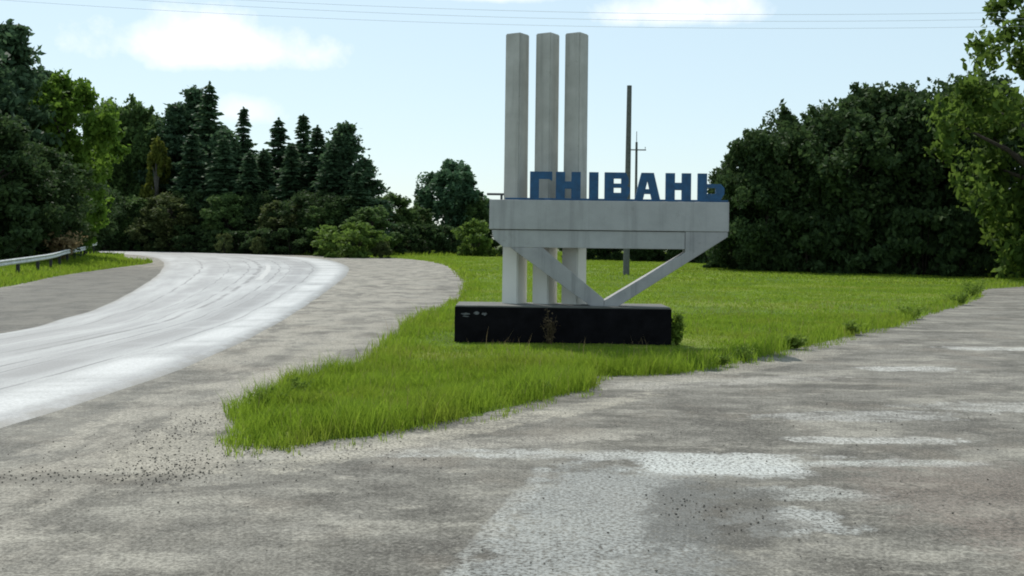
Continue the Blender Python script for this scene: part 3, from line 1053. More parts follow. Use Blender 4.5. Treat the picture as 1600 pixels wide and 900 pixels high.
def rail_path(n):
    P = [Vector(p) for p in RAIL]
    out = []
    for i in range(len(P) - 1):
        p = [P[max(0, min(len(P) - 1, i + k))] for k in (-1, 0, 1, 2)]
        for j in range(n):
            t = j / n
            out.append(0.5 * ((2 * p[1]) + (p[2] - p[0]) * t + (2 * p[0] - 5 * p[1] + 4 * p[2] - p[3]) * t * t + (-p[0] + 3 * p[1] - 3 * p[2] + p[3]) * t ** 3))
    out.append(P[-1])
    return out


def guardrail():
    path = rail_path(8)
    root = tag(empty('guardrail', (path[0].x, path[0].y, 0.1)), 'pale metal guardrail on dark posts along the left verge', 'guardrail')
    off = Vector((-path[0].x, -path[0].y, -0.1))
    prof = [(0.0, -0.12), (0.035, -0.085), (0.035, -0.055), (0.0, -0.015), (0.0, 0.015), (0.035, 0.055), (0.035, 0.085), (0.0, 0.12)]
    prof = prof + [(d - 0.006, z) for d, z in prof[::-1]]
    V, F = [], []
    n = len(prof)
    for i, p in enumerate(path):
        t = (path[min(i + 1, len(path) - 1)] - path[max(i - 1, 0)]); t.z = 0; t.normalize()
        nr = Vector((t.y, -t.x, 0))
        for d, z in prof:
            V.append(tuple(p + off + nr * (d + 0.10) + Vector((0, 0, z))))
    for i in range(len(path) - 1):
        for k in range(n):
            F.append((i * n + k, i * n + (k + 1) % n, (i + 1) * n + (k + 1) % n, (i + 1) * n + k))
    F.append(tuple(range(n))); F.append(tuple((len(path) - 1) * n + k for k in range(n)))
    obj('rail', py_mesh('rail', V, F, M['rail'], False), root)
    me = prism('post', [box_poly(-0.075, 0.075, -0.85, 0.12)], -0.06, 0.06, M['post'], 0.006)
    blk = prism('spacer', [box_poly(-0.05, 0.05, -0.12, 0.1)], 0.0605, 0.085, M['post'])
    d = 0.0; last = -3.0
    for i in range(1, len(path)):
        d += (path[i] - path[i - 1]).length
        if d - last >= 3.1:
            last = d
            t = path[i] - path[i - 1]
            rz = math.atan2(t.y, t.x) + math.pi
            post = obj('post', me, root, tuple(path[i] + off), rz)
            obj('spacer', blk, post)
    e = path[-1]; t = (path[-1] - path[-2]).normalized()
    me = prism('end_plate', [[(-0.3, -0.17), (0.02, -0.17), (0.16, -0.1), (0.2, 0.05), (0.1, 0.2), (-0.3, 0.165)]], 0.12, 0.16, M['rail'], 0.004)
    obj('end_plate', me, root, tuple(e + off), math.atan2(t.y, t.x) + math.pi).rotation_euler = (0, 0, math.atan2(t.y, t.x))
    return root


guardrail()

# two pale posts beside the light green bush
for x, h, label in ((-20.1, 2.5, 'left one of two pale posts at the far road edge'), (-19.2, 2.7, 'right one of two pale posts at the far road edge')):
    V, F = tube_data([[((0, 0, 0), 0.085), ((0, 0, h - 0.1), 0.08), ((0, 0, h), 0.03)]], 8)
    tag(obj('roadside_post', py_mesh('roadside_post', V, F, M['white_post']), None, (x, 109, -0.13)), label, 'post', 'pale posts at the far road edge')


# ------------------------------------------------------------------ trees
def leaf_quads(C, size, rng, flat=0.0, aspect=1.7):
    """one folded leaf (two triangles) at every centre"""
    n = len(C)
    a = rng.normal(size=(n, 3)); a[:, 2] *= (1 - flat)
    a /= np.linalg.norm(a, axis=1)[:, None]
    b = np.cross(a, rng.normal(size=(n, 3)))
    b /= np.linalg.norm(b, axis=1)[:, None]
    s = (size * rng.uniform(0.45, 1.6, n))[:, None]
    V = np.zeros((n, 4, 3))
    V[:, 0] = C - a * s * aspect / 2
    V[:, 1] = C + b * s / 2
    V[:, 2] = C + a * s * aspect / 2
    V[:, 3] = C - b * s / 2
    k = np.arange(n)[:, None] * 4
    T = np.concatenate([k + [0, 1, 2], k + [0, 2, 3]], 0)
    return V.reshape(-1, 3), T


def crown_broadleaf(seed, n_clump, per, leaf, low=0.12, lump=0.3, clump_r=0.17, solid=0.5, gap=None):
    """crown in a unit box: radius 1 in x and y, 0..1 in z (tree top at 1)"""
    rng = np.random.default_rng(seed)
    ph = rng.uniform(0, 6.28, 6)
    C = []
    while len(C) < n_clump:
        a = rng.uniform(0, 6.28); v = rng.uniform(-1, 1)
        r = rng.uniform(solid, 1.0) ** 0.6
        lum = 1 + lump * (0.5 * math.sin(2 * a + ph[0] + 2 * v) + 0.3 * math.sin(3 * a + ph[1] - 3 * v) + 0.35 * math.sin(5 * v + ph[2] + a))
        rad = math.sqrt(max(0, 1 - v * v)) ** 0.8
        if v < 0:
            rad = max(rad, 0.62 + 0.3 * (1 + v))
        x, y = r * lum * rad * 0.86 * math.cos(a), r * lum * rad * 0.86 * math.sin(a)
        z = low + (1 - low) * (0.5 + 0.5 * v * (0.86 + 0.14 * lum) * (0.93 if v > 0 else 0.98))
        if gap and gap[0] < z < gap[1] and math.hypot(x, y) > 0.35:
            continue
        C.append((x, y, z))
    C = np.array(C)
    out = []
    for c in C:
        k = int(per * rng.uniform(.6, 1.4))
        p = np.clip(rng.normal(size=(k, 3)), -1.7, 1.7) * 0.6
        p = p[np.linalg.norm(p, axis=1) < 1.2]
        rr = clump_r * rng.uniform(.6, 1.35)
        out.append(c + p * [rr, rr, rr * 0.42])
        if rng.random() < 0.26:                  # a twig that breaks the outline
            d = c - np.array([0, 0, 0.45]); d /= np.linalg.norm(d)
            kk = int(per * .25)
            t = rng.uniform(0.3, 1.0, (kk, 1))
            out.append(c + d * [1, 1, .3] * t * clump_r * 1.5 + rng.normal(size=(kk, 3)) * clump_r * [.16, .16, .08])
    return np.concatenate(out), C


def tree_limbs(C, rng, trunk_top=0.75, r0=0.028, n=16, rxy=0.35):
    """trunk and limbs for the unit crown; radii in units of height, x and y in units of crown radius"""
    paths = [[((0, 0, 0), r0), ((0.03, 0.02, 0.2), r0 * .85), ((-0.02, 0.03, 0.45), r0 * .6), ((0.02, -0.02, trunk_top), r0 * .22)]]
    for c in C[rng.permutation(len(C))[:n]]:
        z0 = min(max(0.14, c[2] * rng.uniform(.45, .7)), trunk_top)
        mid = (c[0] * .45, c[1] * .45, (z0 + c[2]) / 2 + 0.02)
        paths.append([((0, 0, z0), r0 * .45), (mid, r0 * .28), (tuple(c), r0 * .1)])
    return paths


PROTO = {}


def proto_broadleaf(key, mat, seed, height, radius, n_clump, per, leaf, low, bark='bark', lump=0.3, clump_r=0.17, gap=None):
    rng = np.random.default_rng(seed + 100)
    P, C = crown_broadleaf(seed, n_clump, per, leaf, low, lump, clump_r, gap=gap)
    S = np.array([radius, radius, height])
    V, T = leaf_quads(P * S, leaf, rng)
    crown = np_mesh('crown', V, T, M[mat])
    paths = [[((p[0] * radius, p[1] * radius, p[2] * height), max(0.012, r * height)) for p, r in path] for path in tree_limbs(C, rng)]
    v, f = tube_data(paths, 6)
    PROTO.setdefault(key, []).append((py_mesh('trunk', v, f, M[bark], True), crown, height, radius))


def proto_shrub(key, mat, seed, n_clump=34, per=110, leaf=0.16, lump=0.4):
    rng = np.random.default_rng(seed + 300)
    P, C = crown_broadleaf(seed, n_clump, per, leaf, 0.03, lump, 0.22, 0.35)
    S = np.array([2.0, 2.0, 3.0])
    V, T = leaf_quads(P * S, leaf, rng)
    crown = np_mesh('foliage', V, T, M[mat])
    paths = []
    for c in C[:9]:
        paths.append([((c[0] * .15, c[1] * .15, 0), 0.035), ((c[0], c[1], c[2] * 1.5), 0.025), ((c[0] * 2, c[1] * 2, c[2] * 3), 0.01)])
    v, f = tube_data(paths, 5)
    PROTO.setdefault(key, []).append((py_mesh('stem', v, f, M['bark'], True), crown, 3.0, 2.0))


def proto_spruce(seed, height=16.0, radius=2.8):
    rng = np.random.default_rng(seed)
    cent, dirs, sz = [], [], []
    z = 0.06 * height
    while z < height * 0.985:
        f = 1 - z / height
        R_ = radius * (f ** 0.7) * rng.uniform(0.5, 1.2) * (1 + .15 * math.sin(z * 1.7 + seed)) + 0.12
        nb = max(5, int(7 + 9 * f))
        a0 = rng.uniform(0, 6.28)
        for b in range(nb):
            a = a0 + b * 6.283 / nb + rng.uniform(-.25, .25)
            ln = R_ * rng.uniform(0.5, 1.2)
            steps = max(3, int(ln / 0.22))
            for s in range(steps):
                t = (s + 0.6) / steps
                droop = -0.32 * ln * t + 0.14 * ln * t ** 3
                for side in (-1, 0, 1):
                    w = side * 0.24 * ln * (1 - t) * rng.uniform(.5, 1.2) + rng.normal() * 0.05
                    x = math.cos(a) * ln * t - math.sin(a) * w
                    y = math.sin(a) * ln * t + math.cos(a) * w
                    cent.append((x, y, z + droop + rng.normal() * 0.05))
                    dirs.append((math.cos(a + side * .6), math.sin(a + side * .6), -0.35 + rng.normal() * .2))
                    sz.append(0.36 + 0.16 * f)
        z += rng.uniform(0.16, 0.42) + 0.15 * f
    for k in range(26):                          # the leader
        t = k / 26
        cent.append((rng.normal() * .04, rng.normal() * .04, height * (0.94 + 0.06 * t)))
        dirs.append((rng.normal() * .5, rng.normal() * .5, 1)); sz.append(0.2)
    C = np.array(cent); D = np.array(dirs); D /= np.linalg.norm(D, axis=1)[:, None]
    B = np.cross(D, rng.normal(size=C.shape)); B /= np.linalg.norm(B, axis=1)[:, None]
    s = np.array(sz)[:, None] * rng.uniform(.7, 1.3, (len(C), 1))
    V = np.zeros((len(C), 4, 3))
    V[:, 0] = C - D * s * .6; V[:, 1] = C + B * s * .36; V[:, 2] = C + D * s * .75; V[:, 3] = C - B * s * .36
    k = np.arange(len(C))[:, None] * 4
    T = np.concatenate([k + [0, 1, 2], k + [0, 2, 3]], 0)
    crown = np_mesh('crown', V.reshape(-1, 3), T, M['needles'])
    v, f = tube_data([[((0, 0, 0), 0.2), ((0, 0, height * .5), 0.12), ((0, 0, height * .99), 0.015)]], 7)
    PROTO.setdefault('spruce', []).append((py_mesh('trunk', v, f, M['bark'], True), crown, height, radius))


def proto_pine(seed, height=15.0, radius=3.3):
    """ragged conifer: level branches of uneven length carrying needle tufts"""
    rng = np.random.default_rng(seed)
    P, paths = [], [[((0, 0, 0), 0.22), ((0.1, 0, height * .5), 0.14), ((0, 0.05, height * .98), 0.02)]]
    z = 0.1 * height
    while z < height * 0.99:
        f = 1 - z / height
        prof = radius * min(1.0, (f * 1.55) ** 0.75) * (0.85 if f > .75 else 1)
        for b in range(rng.integers(4, 7)):
            a = rng.uniform(0, 6.28)
            ln = max(0.25, prof * rng.uniform(.5, 1.12))
            tip = (math.cos(a) * ln, math.sin(a) * ln, z + ln * rng.uniform(-.08, .28))
            if ln > 0.8:
                paths.append([((0, 0, z), 0.05), ((tip[0] * .5, tip[1] * .5, z), 0.035), (tip, 0.012)])
            for t in np.linspace(0.35, 1.0, max(2, int(ln / .42))):
                k = int(34 * rng.uniform(.6, 1.3))
                c = np.array([tip[0] * t, tip[1] * t, z + (tip[2] - z) * t * t])
                r = 0.34 * rng.uniform(.7, 1.3)
                q = rng.normal(size=(k, 3)) * [r, r, r * .42]
                P.append(c + q)
        z += 0.32 + 0.25 * f
    tip = rng.normal(size=(60, 3)) * [.1, .1, .3] + [0, 0, height * .98]
    P.append(tip)
    P = np.concatenate(P)
    V, T = leaf_quads(P, 0.22, rng, 0, 1.9)
    crown = np_mesh('crown', V, T, M['needles'])
    v, f = tube_data(paths, 6)
    PROTO.setdefault('pine', []).append((py_mesh('trunk', v, f, M['bark'], True), crown, height, radius))


for s in (1, 2, 3):
    proto_broadleaf('broadleaf_dark', 'l_dark', s, 9.0, 3.6, 170, 190, 0.15, 0.04, lump=.4, clump_r=.17)
proto_broadleaf('broadleaf_mid', 'l_mid', 4, 14.0, 4.0, 120, 220, 0.21, 0.05)
proto_broadleaf('broadleaf_mid', 'l_mid', 5, 12.0, 3.2, 110, 210, 0.2, 0.05, lump=.4)
proto_broadleaf('broadleaf_olive', 'l_olive', 16, 9.0, 3.2, 110, 160, 0.2, 0.04, lump=.4)
proto_broadleaf('broadleaf_hazy', 'l_haze', 6, 11.0, 3.4, 130, 170, 0.24, 0.05, lump=.35, clump_r=.18)
proto_broadleaf('broadleaf_bright', 'l_bright', 7, 10.0, 2.9, 110, 150, 0.2, 0.1, lump=.4)
proto_broadleaf('broadleaf_near', 'l_near', 8, 16.0, 5.4, 150, 160, 0.22, 0.04, lump=.5, clump_r=.14, gap=(0.57, 0.68))
proto_broadleaf('birch_yellow', 'l_yellow', 9, 10.0, 1.5, 70, 130, 0.2, 0.06, 'bark_pale')
for s in (11, 12):
    proto_shrub('shrub_dark', 'l_dark', s, 40, 130, 0.17)
proto_shrub('shrub_olive', 'l_olive', 13, 34, 120, 0.16)
proto_shrub('shrub_bright', 'l_bush', 14, 44, 90, 0.17, 0.75)
for s in (31, 32, 33):
    proto_spruce(s)
proto_pine(41); proto_pine(42)

TREES = [
    ('pine', -30.23, 66, 0.4, 13.8, 3.4, 0, 'tall dark conifer with a thin spiky top at the left edge', 'trees of the left wood'),
    ('pine', -30.19, 61, 0.4, 13.5, 3.6, 0, 'dark conifer half cut off by the left edge of the picture', 'trees of the left wood'),
    ('pine', -30.15, 70, 0.4, 11.7, 3.0, 0, 'dark conifer leaning over the bright green tree, right of the spiky topped one', 'trees of the left wood'),
    ('broadleaf_bright', -27.94, 69, 0.4, 10.9, 2.9, 0, 'bright sunlit green broadleaf tree rising behind the guardrail', 'trees of the left wood'),
    ('broadleaf_dark', -26.02, 59, 0.4, 6.1, 3.2, 0, 'dark leafy tree low behind the middle of the guardrail', 'trees of the left wood'),
    ('broadleaf_dark', -26.52, 55, 0.4, 7.2, 3.4, 0, 'dark leafy tree behind the guardrail at the left edge', 'trees of the left wood'),
    ('broadleaf_dark', -36.6, 93, 0.3, 7.1, 3.0, 0, 'dull green round tree behind the end of the guardrail', 'trees of the left wood'),
    ('shrub_olive', -27.56, 66, 0.45, 3.1, 2.0, 0, 'olive green shrub behind the guardrail under the bright green tree', None),
    ('shrub_dark', -24.36, 53, 0.45, 2.6, 2.0, 0, 'dark shrub behind the guardrail at the left edge', None),
    ('shrub_dark', -36.92, 92, 0.3, 3.9, 2.4, 0, 'dark shrub just past the end of the guardrail', None),
    ('broadleaf_mid', -47.33, 128, 0.0, 16.9, 4.2, 0, 'rounded dark green tree first to the right of the bright green one', 'trees of the left wood'),
    ('broadleaf_mid', -45.04, 130, 0.0, 17.0, 4.2, 0, 'rounded dark green tree second to the right of the bright green one', 'trees of the left wood'),
    ('broadleaf_mid', -41.49, 128, 0.0, 15.0, 3.6, 0, 'rounded tree standing behind the small yellowing tree', 'trees of the left wood'),
    ('pine', -38.66, 126, 0.0, 16.6, 4.2, 0, 'ragged pine just left of the tallest pair beyond the bend', 'trees of the left wood'),
    ('pine', -37.28, 128, 0.0, 18.8, 4.6, 0, 'broad ragged pine against the tallest spruce', 'trees of the left wood'),
    ('spruce', -34.4, 124, 0.0, 19.2, 4.0, 0, 'tallest pointed spruce beyond the bend', 'trees of the left wood'),
    ('pine', -31.47, 120, 0.0, 13.2, 4.0, 0, 'low pine at the right foot of the tallest spruce', 'trees of the left wood'),
    ('spruce', -29.97, 122, 0.0, 16.1, 3.2, 0, 'slim pointed spruce standing alone right of the tallest spruce', 'trees of the left wood'),
    ('spruce', -26.8, 118, 0.0, 11.2, 3.6, 0, 'small spruce in the dip between two slim spruces', 'trees of the left wood'),
    ('spruce', -26.04, 122, 0.0, 15.0, 3.8, 0, 'pointed spruce in the middle of the row beyond the bend', 'trees of the left wood'),
    ('spruce', -22.96, 120, 0.0, 15.2, 3.7, 0, 'spruce with a bare thin tip, left one of a close pair', 'trees of the left wood'),
    ('spruce', -20.88, 117, 0.0, 13.7, 3.7, 0, 'dense spruce, right one of a close pair', 'trees of the left wood'),
    ('pine', -17.35, 114, 0.0, 13.5, 3.9, 0, 'ragged dark conifer at the right end of the row', 'trees of the left wood'),
    ('pine', -15.24, 112, 0.0, 9.7, 3.2, 0, 'short dark conifer closing the right end of the row', 'trees of the left wood'),
    ('pine', -32.44, 126, 0.0, 12.1, 4.2, 0, 'conifer filling the gap right behind the tallest spruce', 'trees of the left wood'),
    ('pine', -29.65, 128, 0.0, 11.0, 4.2, 0, 'conifer filling the gap behind the small spruce in the dip', 'trees of the left wood'),
    ('pine', -25.44, 127, 0.0, 12.0, 4.2, 0, 'conifer filling the gap left behind the close pair of spruces', 'trees of the left wood'),
    ('pine', -20.18, 122, 0.0, 12.1, 4.0, 0, 'conifer between the close pair of spruces and the ragged one', 'trees of the left wood'),
    ('pine', -45.09, 134, 0.0, 16.7, 4.5, 0, 'ragged conifer top behind the two rounded trees', 'trees of the left wood'),
    ('spruce', -30.82, 117, 0.0, 12.4, 3.6, 0, 'broad dark spruce at the right foot of the tallest one', 'trees of the left wood'),
    ('spruce', -23.38, 116, 0.0, 11.6, 3.6, 0, 'broad spruce in front of the gap left of the close pair', 'trees of the left wood'),
    ('spruce', -18.4, 112, 0.0, 11.5, 3.5, 0, 'broad spruce right of the close pair', 'trees of the left wood'),
    ('spruce', -34.82, 119, 0.0, 13.1, 3.6, 0, 'broad spruce in front of the ragged pines', 'trees of the left wood'),
    ('spruce', -15.45, 109, 0.0, 8.3, 3.3, 0, 'low spruce in front of the right end of the row', 'trees of the left wood'),
    ('spruce', -27.83, 116, 0.0, 10.8, 3.4, 0, 'broad spruce under the slim lone spruce', 'trees of the left wood'),
    ('birch_yellow', -39.45, 122, 0.0, 12.1, 1.5, 0, 'small yellowing tree in front of the dark wood', 'trees of the left wood'),
    ('broadleaf_dark', -43.73, 118, 0.0, 6.3, 3.2, 0, 'dark undergrowth tree below the first rounded tree beside the bright green one', 'leafy undergrowth trees under the conifers'),
    ('broadleaf_mid', -40.69, 119, 0.0, 5.7, 3.2, 0, 'green undergrowth tree below the second rounded tree beside the bright green one', 'leafy undergrowth trees under the conifers'),
    ('broadleaf_olive', -36.42, 116, 0.0, 6.0, 3.4, 0, 'olive undergrowth tree below the small yellowing tree', 'leafy undergrowth trees under the conifers'),
    ('broadleaf_dark', -33.76, 118, 0.0, 6.7, 3.2, 0, 'dark undergrowth tree below the broad ragged pine', 'leafy undergrowth trees under the conifers'),
    ('broadleaf_mid', -29.48, 114, 0.0, 6.0, 3.0, 0, 'green undergrowth tree below the low pine at the foot of the tallest spruce', 'leafy undergrowth trees under the conifers'),
    ('broadleaf_dark', -26.73, 115, 0.0, 6.3, 3.2, 0, 'dark undergrowth tree below the small spruce in the dip', 'leafy undergrowth trees under the conifers'),
    ('broadleaf_olive', -22.94, 111, 0.0, 5.2, 3.4, 0, 'olive undergrowth tree below the pointed spruce in the middle of the row', 'leafy undergrowth trees under the conifers'),
    ('broadleaf_dark', -19.98, 111, 0.0, 6.3, 3.4, 0, 'dark undergrowth tree below the close pair of spruces', 'leafy undergrowth trees under the conifers'),
    ('broadleaf_dark', -16.89, 109, 0.0, 6.0, 3.4, 0, 'dark undergrowth tree below the ragged conifer at the right end of the row', 'leafy undergrowth trees under the conifers'),
    ('broadleaf_mid', -13.63, 106, 0.0, 4.6, 2.8, 0, 'green undergrowth tree below the short conifer closing the row', 'leafy undergrowth trees under the conifers'),
    ('broadleaf_olive', -43.05, 121, 0.0, 4.7, 3.0, 0, 'olive undergrowth tree between the two rounded trees, low at the road', 'leafy undergrowth trees under the conifers'),
    ('broadleaf_dark', -32.79, 121, 0.0, 7.3, 3.2, 0, 'dark undergrowth tree half hidden right under the tallest spruce', 'leafy undergrowth trees under the conifers'),
    ('broadleaf_mid', -25.69, 117, 0.0, 6.0, 3.0, 0, 'green undergrowth tree left of the middle spruce of the row', 'leafy undergrowth trees under the conifers'),
    ('broadleaf_mid', -17.98, 108, 0.0, 4.8, 2.8, 0, 'green undergrowth tree right of the close pair of spruces', 'leafy undergrowth trees under the conifers'),
    ('shrub_dark', -44.46, 122, 0.0, 3.3, 2.0, 0, 'low dull shrub at the foot of the wood along the far road edge', 'low shrubs along the far side of the bend'),
    ('shrub_dark', -39.78, 118, 0.0, 4.0, 2.0, 0, 'low dull shrub at the foot of the wood along the far road edge', 'low shrubs along the far side of the bend'),
    ('shrub_dark', -36.39, 116, 0.0, 3.0, 2.0, 0, 'low dull shrub at the foot of the wood along the far road edge', 'low shrubs along the far side of the bend'),
    ('shrub_dark', -33.23, 114, 0.0, 2.8, 2.0, 0, 'low dull shrub at the foot of the wood along the far road edge', 'low shrubs along the far side of the bend'),
    ('shrub_dark', -29.71, 112, 0.0, 2.6, 2.0, 0, 'low dull shrub at the foot of the wood along the far road edge', 'low shrubs along the far side of the bend'),
    ('shrub_dark', -27.44, 110, 0.0, 2.2, 2.0, 0, 'low dull shrub at the foot of the wood along the far road edge', 'low shrubs along the far side of the bend'),
    ('shrub_dark', -24.24, 108, 0.0, 2.4, 2.0, 0, 'low dull shrub at the foot of the wood along the far road edge', 'low shrubs along the far side of the bend'),
    ('shrub_dark', -21.52, 107, 0.0, 2.5, 2.0, 0, 'low dull shrub at the foot of the wood along the far road edge', 'low shrubs along the far side of the bend'),
    ('shrub_dark', -48.45, 124, 0.0, 4.4, 2.0, 0, 'low dull shrub at the foot of the wood along the far road edge', 'low shrubs along the far side of the bend'),
    ('shrub_dark', -48.98, 120, 0.0, 3.9, 2.0, 0, 'low dull shrub at the foot of the wood along the far road edge', 'low shrubs along the far side of the bend'),
    ('shrub_olive', -28.33, 108, 0.0, 1.9, 0.9, 0, 'small pale green bush at the far road edge below the tallest spruce', None),
    ('shrub_olive', -24.4, 106, 0.0, 1.6, 0.8, 0, 'small pale green bush at the far road edge below the slim spruces', None),
    ('shrub_bright', -13.75, 95, 0.0, 3.0, 2.6, 0, 'big light green bush where the road bends away', None),
    ('shrub_bright', -16.61, 101, 0.0, 2.3, 2.0, 0, 'light green bush beside the two pale posts', None),
    ('shrub_olive', -11.18, 95, 0.0, 1.4, 1.0, 0, 'small olive bush right of the big light green bush', None),
    ('broadleaf_mid', -13.43, 122, 0.0, 6.5, 3.0, 0, 'green tree right of the conifer row, lower than the conifers', None),
    ('broadleaf_mid', -11.43, 126, 0.0, 5.2, 2.6, 0, 'small green tree left of the lone round topped tree', None),
    ('broadleaf_mid', -11.23, 134, 0.0, 6.8, 1.2, 0, 'thin sapling top left of the lone round topped tree', None),
    ('broadleaf_hazy', -7.34, 132, 0.0, 10.8, 4.4, 0, 'lone round topped tree left of the concrete monument', None),
    ('broadleaf_mid', -4.0, 130, 0.0, 6.6, 2.4, 0, 'green tree at the right shoulder of the lone round topped tree', None),
    ('shrub_dark', -11.51, 116, 0.0, 3.2, 2.2, 0, 'dark shrub under the small trees left of the lone tree', None),
    ('shrub_dark', -9.1, 118, 0.0, 3.2, 2.2, 0, 'dark shrub just left of the foot of the lone tree', None),
    ('shrub_dark', -6.95, 119, 0.0, 3.0, 2.0, 0, 'dark shrub at the foot of the lone tree', None),
    ('shrub_bright', -3.67, 108, 0.0, 3.5, 2.3, 0, 'yellow green bush beside the left end of the monument beam', None),
    ('shrub_dark', -1.62, 110, 0.0, 3.1, 1.8, 0, 'dark green bush behind the left end of the monument beam', None),
    ('shrub_dark', 5.74, 96, 0.0, 3.3, 1.8, 0, 'dark shrub of the low hedge seen under the monument beam', 'low hedge beyond the lawn'),
    ('shrub_dark', 7.21, 94, 0.0, 3.6, 1.8, 0, 'dark shrub of the low hedge seen under the monument beam', 'low hedge beyond the lawn'),
    ('shrub_dark', 8.76, 93, 0.0, 3.4, 1.8, 0, 'dark shrub of the low hedge seen under the monument beam', 'low hedge beyond the lawn'),
    ('shrub_dark', 10.27, 92, 0.0, 3.7, 1.8, 0, 'dark shrub of the low hedge seen under the monument beam', 'low hedge beyond the lawn'),
    ('shrub_dark', 11.75, 91, 0.0, 3.5, 1.8, 0, 'dark shrub of the low hedge seen under the monument beam', 'low hedge beyond the lawn'),
    ('shrub_dark', 13.19, 90, 0.0, 3.7, 1.8, 0, 'dark shrub of the low hedge seen under the monument beam', 'low hedge beyond the lawn'),
    ('shrub_dark', 14.44, 88, 0.0, 3.9, 1.8, 0, 'dark shrub of the low hedge seen under the monument beam', 'low hedge beyond the lawn'),
    ('shrub_dark', 15.23, 85, 0.0, 4.1, 1.8, 0, 'dark shrub of the low hedge seen under the monument beam', 'low hedge beyond the lawn'),
    ('broadleaf_dark', 13.86, 66, 0.0, 7.1, 2.6, 0, 'lowest dark tree at the left end of the right hand grove', 'dark trees right of the lawn'),
    ('broadleaf_dark', 14.95, 64, 0.0, 8.2, 3.0, 1, 'dark tree second from the left end of the right hand grove', 'dark trees right of the lawn'),
    ('broadleaf_dark', 17.21, 66, 0.0, 9.6, 3.9, 2, 'dark tree with a raised crown, third from the left in the right hand grove', 'dark trees right of the lawn'),
    ('broadleaf_dark', 18.81, 63, 0.0, 9.5, 4.0, 0, 'dark tree in the middle of the right hand grove', 'dark trees right of the lawn'),
    ('broadleaf_dark', 22.05, 65, 0.0, 10.9, 4.2, 1, 'dark tree forming the high top of the right hand grove', 'dark trees right of the lawn'),
    ('broadleaf_dark', 24.12, 63, 0.0, 11.1, 4.2, 2, 'dark tree with a tuft on top near the right end of the grove', 'dark trees right of the lawn'),
    ('broadleaf_dark', 28.15, 66, 0.0, 11.5, 4.2, 0, 'dark tree behind the big leafy tree at the right edge', 'dark trees right of the lawn'),
    ('broadleaf_dark', 18.03, 74, 0.0, 8.6, 3.2, 1, 'dark tree in the shade at the back of the right hand grove', 'trees at the back of the right hand grove'),
    ('broadleaf_dark', 21.04, 74, 0.0, 9.5, 3.2, 1, 'dark tree in the shade at the back of the right hand grove', 'trees at the back of the right hand grove'),
    ('broadleaf_dark', 24.26, 74, 0.0, 10.4, 3.2, 1, 'dark tree in the shade at the back of the right hand grove', 'trees at the back of the right hand grove'),
    ('broadleaf_dark', 27.49, 74, 0.0, 10.9, 3.2, 1, 'dark tree in the shade at the back of the right hand grove', 'trees at the back of the right hand grove'),
    ('broadleaf_dark', 31.33, 76, 0.0, 11.6, 3.2, 1, 'dark tree in the shade at the back of the right hand grove', 'trees at the back of the right hand grove'),
    ('shrub_dark', 13.85, 70, 0.0, 3.7, 2.0, 0, 'dark shrub filling the foot of the right hand grove', 'shrubs along the foot of the right hand grove'),
    ('shrub_dark', 14.59, 66, 0.0, 3.6, 2.0, 0, 'dark shrub filling the foot of the right hand grove', 'shrubs along the foot of the right hand grove'),
    ('shrub_dark', 15.72, 64, 0.0, 3.6, 2.0, 0, 'dark shrub filling the foot of the right hand grove', 'shrubs along the foot of the right hand grove'),
    ('shrub_dark', 16.78, 62, 0.0, 3.5, 2.0, 0, 'dark shrub filling the foot of the right hand grove', 'shrubs along the foot of the right hand grove'),
    ('shrub_dark', 18.11, 61, 0.0, 3.5, 2.0, 0, 'dark shrub filling the foot of the right hand grove', 'shrubs along the foot of the right hand grove'),
    ('shrub_dark', 19.38, 60, 0.0, 3.5, 2.0, 0, 'dark shrub filling the foot of the right hand grove', 'shrubs along the foot of the right hand grove'),
    ('shrub_dark', 20.78, 59.5, 0.0, 3.5, 2.0, 0, 'dark shrub filling the foot of the right hand grove', 'shrubs along the foot of the right hand grove'),
    ('shrub_dark', 22.16, 59, 0.0, 3.5, 2.0, 0, 'dark shrub filling the foot of the right hand grove', 'shrubs along the foot of the right hand grove'),
    ('shrub_dark', 23.5, 58.5, 0.0, 3.5, 2.0, 0, 'dark shrub filling the foot of the right hand grove', 'shrubs along the foot of the right hand grove'),
    ('broadleaf_near', 26.73, 54, 0.0, 16.4, 5.0, 0, 'big leafy tree at the right edge with sunlit leaves', None),
    ('shrub_dark', 26.05, 57, 0.0, 3.5, 1.8, 0, 'dark bush under the big leafy tree at the right edge', None),
]

NAMES = {'pine': 'pine_tree', 'spruce': 'spruce_tree', 'birch_yellow': 'birch_tree'}
rt = random.Random(77)
count = {}
for kind, x, y, z, h, r, v, label, group in TREES:
    ps = PROTO[kind]
    k = count.get(kind, 0); count[kind] = k + 1
    trunk_me, crown_me, H, RAD = ps[k % len(ps)]
    shrub = kind.startswith('shrub')
    name = 'shrub' if shrub else NAMES.get(kind, 'broadleaf_tree')
    root = tag(empty(name, (x, y, z - 0.12), rt.uniform(0, 6.28)), label, 'shrub' if shrub else 'tree', group)
    sz = (h + 0.12) / H
    sx = r / RAD
    root.scale = (sx, sx, sz)
    obj('stem' if shrub else 'trunk', trunk_me, root)
    obj('foliage' if shrub else 'crown', crown_me, root)


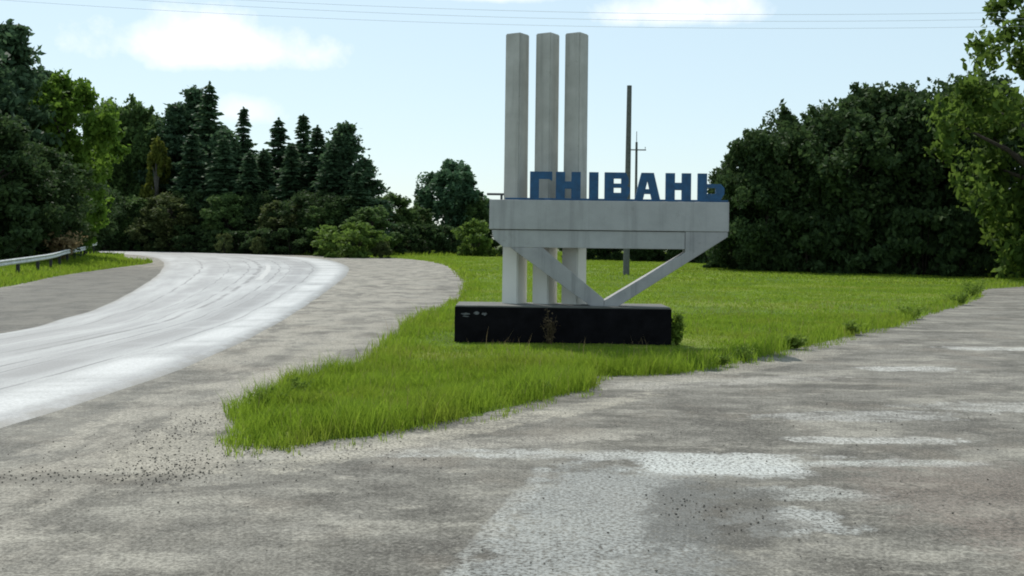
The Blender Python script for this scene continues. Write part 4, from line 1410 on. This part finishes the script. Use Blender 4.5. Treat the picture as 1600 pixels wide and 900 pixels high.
# ------------------------------------------------------------------ weeds by the plinth and along the verges
def weed_mesh(seed, n_stem, h, spread, leaf, mat, per=26, droop=0.2):
    rng = np.random.default_rng(seed)
    paths, P = [], []
    for _ in range(n_stem):
        a = rng.uniform(0, 6.28); d = rng.uniform(0.2, 1) * spread
        hh = h * rng.uniform(.55, 1.05)
        tip = np.array([math.cos(a) * d, math.sin(a) * d, hh])
        paths.append([((tip[0] * .2, tip[1] * .2, -0.02), 0.006), ((tip[0] * .5, tip[1] * .5, hh * .55), 0.005), (tuple(tip), 0.002)])
        t = rng.uniform(.2, 1, (per, 1))
        P.append(tip * t * [1, 1, 1] * np.where(t < .5, 0.9, 1) + rng.normal(size=(per, 3)) * [leaf * 1.1, leaf * 1.1, leaf * .7])
    V, T = leaf_quads(np.concatenate(P), leaf, rng, 0.3, 2.2)
    v, f = tube_data(paths, 4)
    return py_mesh('stems', v, f, M[mat]), np_mesh('leaves', V, T, M[mat])


def weed(name, loc, seed, n, h, spread, leaf, mat, label, per=26, group=None, cat='weed'):
    s, l = weed_mesh(seed, n, h, spread, leaf, mat, per)
    root = tag(empty(name, loc), label, cat, group)
    obj('stems', s, root); obj('leaves', l, root)
    return root


weed('leafy_weed', (2.66, 17.62, 0.06), 51, 22, 0.5, 0.13, 0.032, 'weed', 'leafy green weed growing at the right end of the black plinth', 40)
weed('dry_weed', (0.62, 17.36, 0.05), 52, 12, 0.56, 0.17, 0.022, 'withered', 'withered brown weed standing against the middle of the black plinth', 16)
weed('dry_weed', (-24.0, 58.5, 0.42), 53, 60, 1.5, 1.5, 0.1, 'dry', 'tan patch of tall dry weeds behind the guardrail', 20)
W2 = 'weeds along the edge of the lawn'
for k, (x, y, h, lab) in enumerate([(9.2, 25.2, .4, 'weed on the lawn edge halfway along the side road'), (16.3, 38.3, .7, 'tallest weedy clump at the far right corner of the lawn'), (4.6, 17.7, .24, 'small weed on the lawn edge right of the dark leafy one'),
                                    (-2.4, 10.75, .26, 'tall weed on the left edge of the lawn tip'), (-2.25, 11.5, .26, 'second small weed on the left edge of the lawn, behind the tall one'),
                                    (3.35, 15.7, .3, 'dark leafy weed on the lawn edge right of the plinth'), (2.9, 15.1, .2, 'low weed on the lawn edge in front of the plinth corner'),
                                    (6.4, 20.6, .28, 'weed on the lawn edge beside the side road bend'), (12.9, 31.5, .5, 'tall weed on the lawn edge far along the side road'),
                                    (14.9, 35.5, .6, 'tall weedy clump near the far right corner of the lawn'), (0.3, 12.0, .22, 'clump of clover like weed at the front edge of the lawn')]):
    weed('edge_weed', (x, y, 0.03), 60 + k, 14, h * .75, h * .9, 0.016 if y < 16 else 0.035, 'weed', lab, 22, W2)
